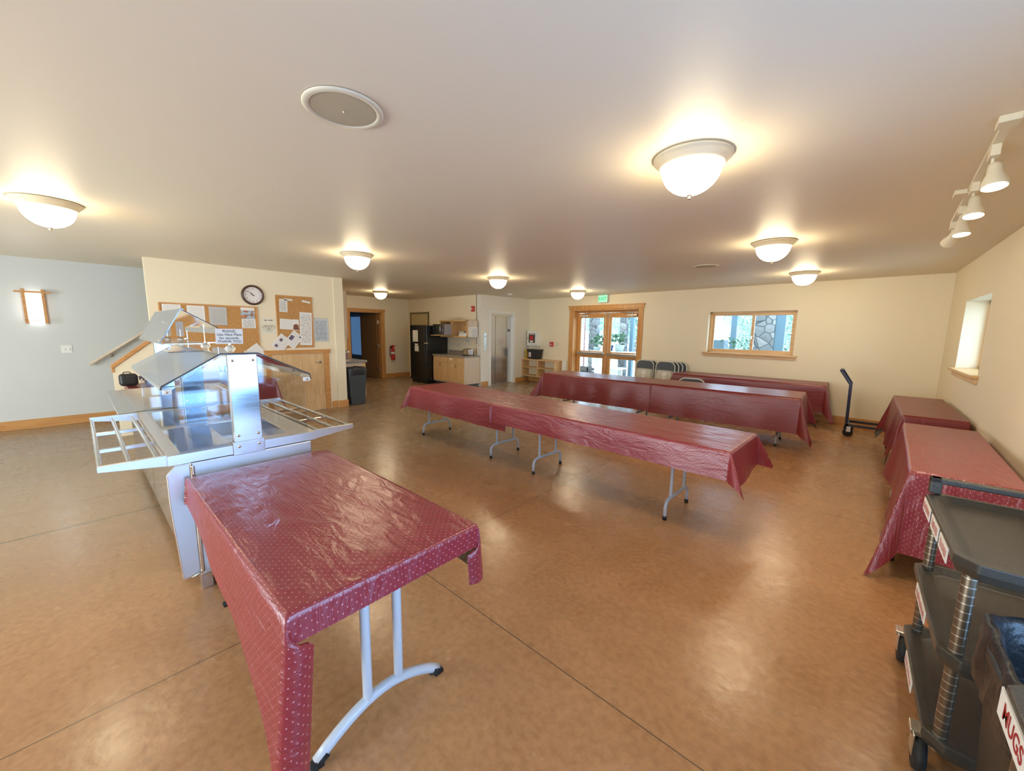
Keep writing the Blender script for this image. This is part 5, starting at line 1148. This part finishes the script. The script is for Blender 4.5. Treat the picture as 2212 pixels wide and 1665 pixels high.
def tray(m, x0, x1, y0, y1, z, rim=.05, c=.05, h=.06, wall=.055):
    def loop(i, zz): 
        a0, a1, b0, b1, cc = x0+i, x1-i, y0+i, y1-i, max(.01, c-i*.3)
        return [(a0+cc, b0, zz), (a1-cc, b0, zz), (a1, b0+cc, zz), (a1, b1-cc, zz), (a1-cc, b1, zz), (a0+cc, b1, zz), (a0, b1-cc, zz), (a0, b0+cc, zz)]
    L_ = [loop(.012, z-h), loop(0, z-h*.5), loop(0, z), loop(.022, z), loop(wall, z-.022), loop(wall+.01, z-.024)]
    vs = [p for l in L_ for p in l]; fs = [(j*8+i, j*8+(i+1) % 8, (j+1)*8+(i+1) % 8, (j+1)*8+i) for j in range(len(L_)-1) for i in range(8)]
    fs += [tuple(range(7, -1, -1)), tuple(40+i for i in range(8))]; m.add(vs, fs)
def cart(name, label, x0, y0, y1, w, labels, handle=True, group=None, rz=0):
    t = thing(name, label, 'cart', (x0, y0, 0), rz, group); D = y1-y0
    for k, (z, nm) in enumerate(((.88, 'top_shelf'), (.535, 'middle_shelf'), (.21, 'bottom_shelf'))):
        m = M(); tray(m, 0, w, 0, D, z); m.build(nm, CARTM, t, local=True, bevel=.004)
    for px_ in (.045, w-.045):
        for py_ in (.05, D-.05): M().tube([(px_, py_, .15), (px_, py_, .83)], .019, 16).build('post', STRIPE_m, t, local=True, smooth='auto')
    if handle:
        M().box((.01, D-.03, .88), (.05, D+.015, .955)).box((w-.05, D-.03, .88), (w-.01, D+.015, .955)).box((.01, D-.03, .93), (w-.01, D+.015, .955)).box((w*.62, D-.02, .88), (w*.62+.02, D+.005, .94)).build('handle', CARTM, t, local=True, bevel=.006)
    for px_ in (.012, w-.06):
        for py_ in (.12, D+.005):
            c = M().box((px_-.03, py_-.03, .13), (px_+.03, py_+.03, .15)).box((px_-.022, py_-.045, .055), (px_-.016, py_+.02, .14)).box((px_+.016, py_-.045, .055), (px_+.022, py_+.02, .14)).build('caster', NICKEL, t, local=True, bevel=.002)
            M().lathe([(.02, -.016), (.060, -.016), (.066, 0), (.060, .016), (.02, .016)], (px_, py_-.02, .066), 26, 'x').build('wheel', RUBBER, c, local=True, smooth='auto')
    for (yc, z, ww, hh, txt) in labels:
        lb = M().box((-.003, yc-ww/2, z-hh/2), (0, yc+ww/2, z+hh/2)).build('label', PAPER, t, local=True)
        if txt == 'MUGS':
            text(txt, hh*.80, REDINK, None, (-.0036, yc, z), face_rot((0, -1, 0)), name='lettering', depth=.0003, bold=.0006)
            LAST_TEXT[0].parent = lb
        else:
            rr = random.Random(txt); q = M(); yy = yc-ww/2+.015
            while yy < yc+ww/2-.02:
                q.box((-.0036, yy, z-hh*rr.uniform(.2, .32)), (-.003, yy+.006, z+hh*rr.uniform(.2, .34))); yy += .006+rr.uniform(.004, .009)
            q.build('red_marks', flat('faded_red_ink', (.45, .16, .14), .6), t, local=True).parent = lb
    return t
LAST_TEXT = [None]
_text = text
def text(*a, **k):
    o = _text(*a, **k); LAST_TEXT[0] = o; return o
cart('bus_cart', 'black three shelf bus cart at the right edge next to the burgundy tables', .296, 1.86, 2.62, .50, [(.62, .835, .18, .055, 'PLATES'), (.40, .835, .17, .055, 'BOWLS'), (.20, .835, .16, .055, 'CUPS'), (.42, .49, .26, .05, 'SILVER'), (.42, .165, .22, .05, 'TRAYS')], True, rz=R(1))
cart('bus_cart', 'black bus cart labelled mugs at the lower right corner', .296, .52, 1.29, .50, [(.63, .835, .20, .062, 'MUGS')], False)
tb = thing('trash_can', 'black trash bin with a shiny black liner between the two bus carts', 'trash can', (.60, 1.575, 0))
m = M(); 
def sq(x, y, wx, wy, z, n=40):
    out = []
    for i in range(n):
        a = 2*PI*i/n; c, s = math.cos(a), math.sin(a); q = (abs(c)**5+abs(s)**5)**(-.2); out.append((x+wx*c*q, y+wy*s*q, z))
    return out
rg = [sq(.595, 1.575, .20, .20, 0), sq(.595, 1.575, .235, .23, .70), sq(.595, 1.575, .25, .245, .71), sq(.595, 1.575, .25, .245, .74), sq(.595, 1.575, .23, .225, .74), sq(.595, 1.575, .19, .19, .03)]
m.add([p for l in rg for p in l], [(j*40+i, j*40+(i+1) % 40, (j+1)*40+(i+1) % 40, (j+1)*40+i) for j in range(5) for i in range(40)]+[tuple(range(39, -1, -1)), tuple(200+i for i in range(40))])
m.build('bin', BLACKP, tb, smooth='auto')
liner(.595, 1.575, .60, .775, .240, .235, 8, tb)
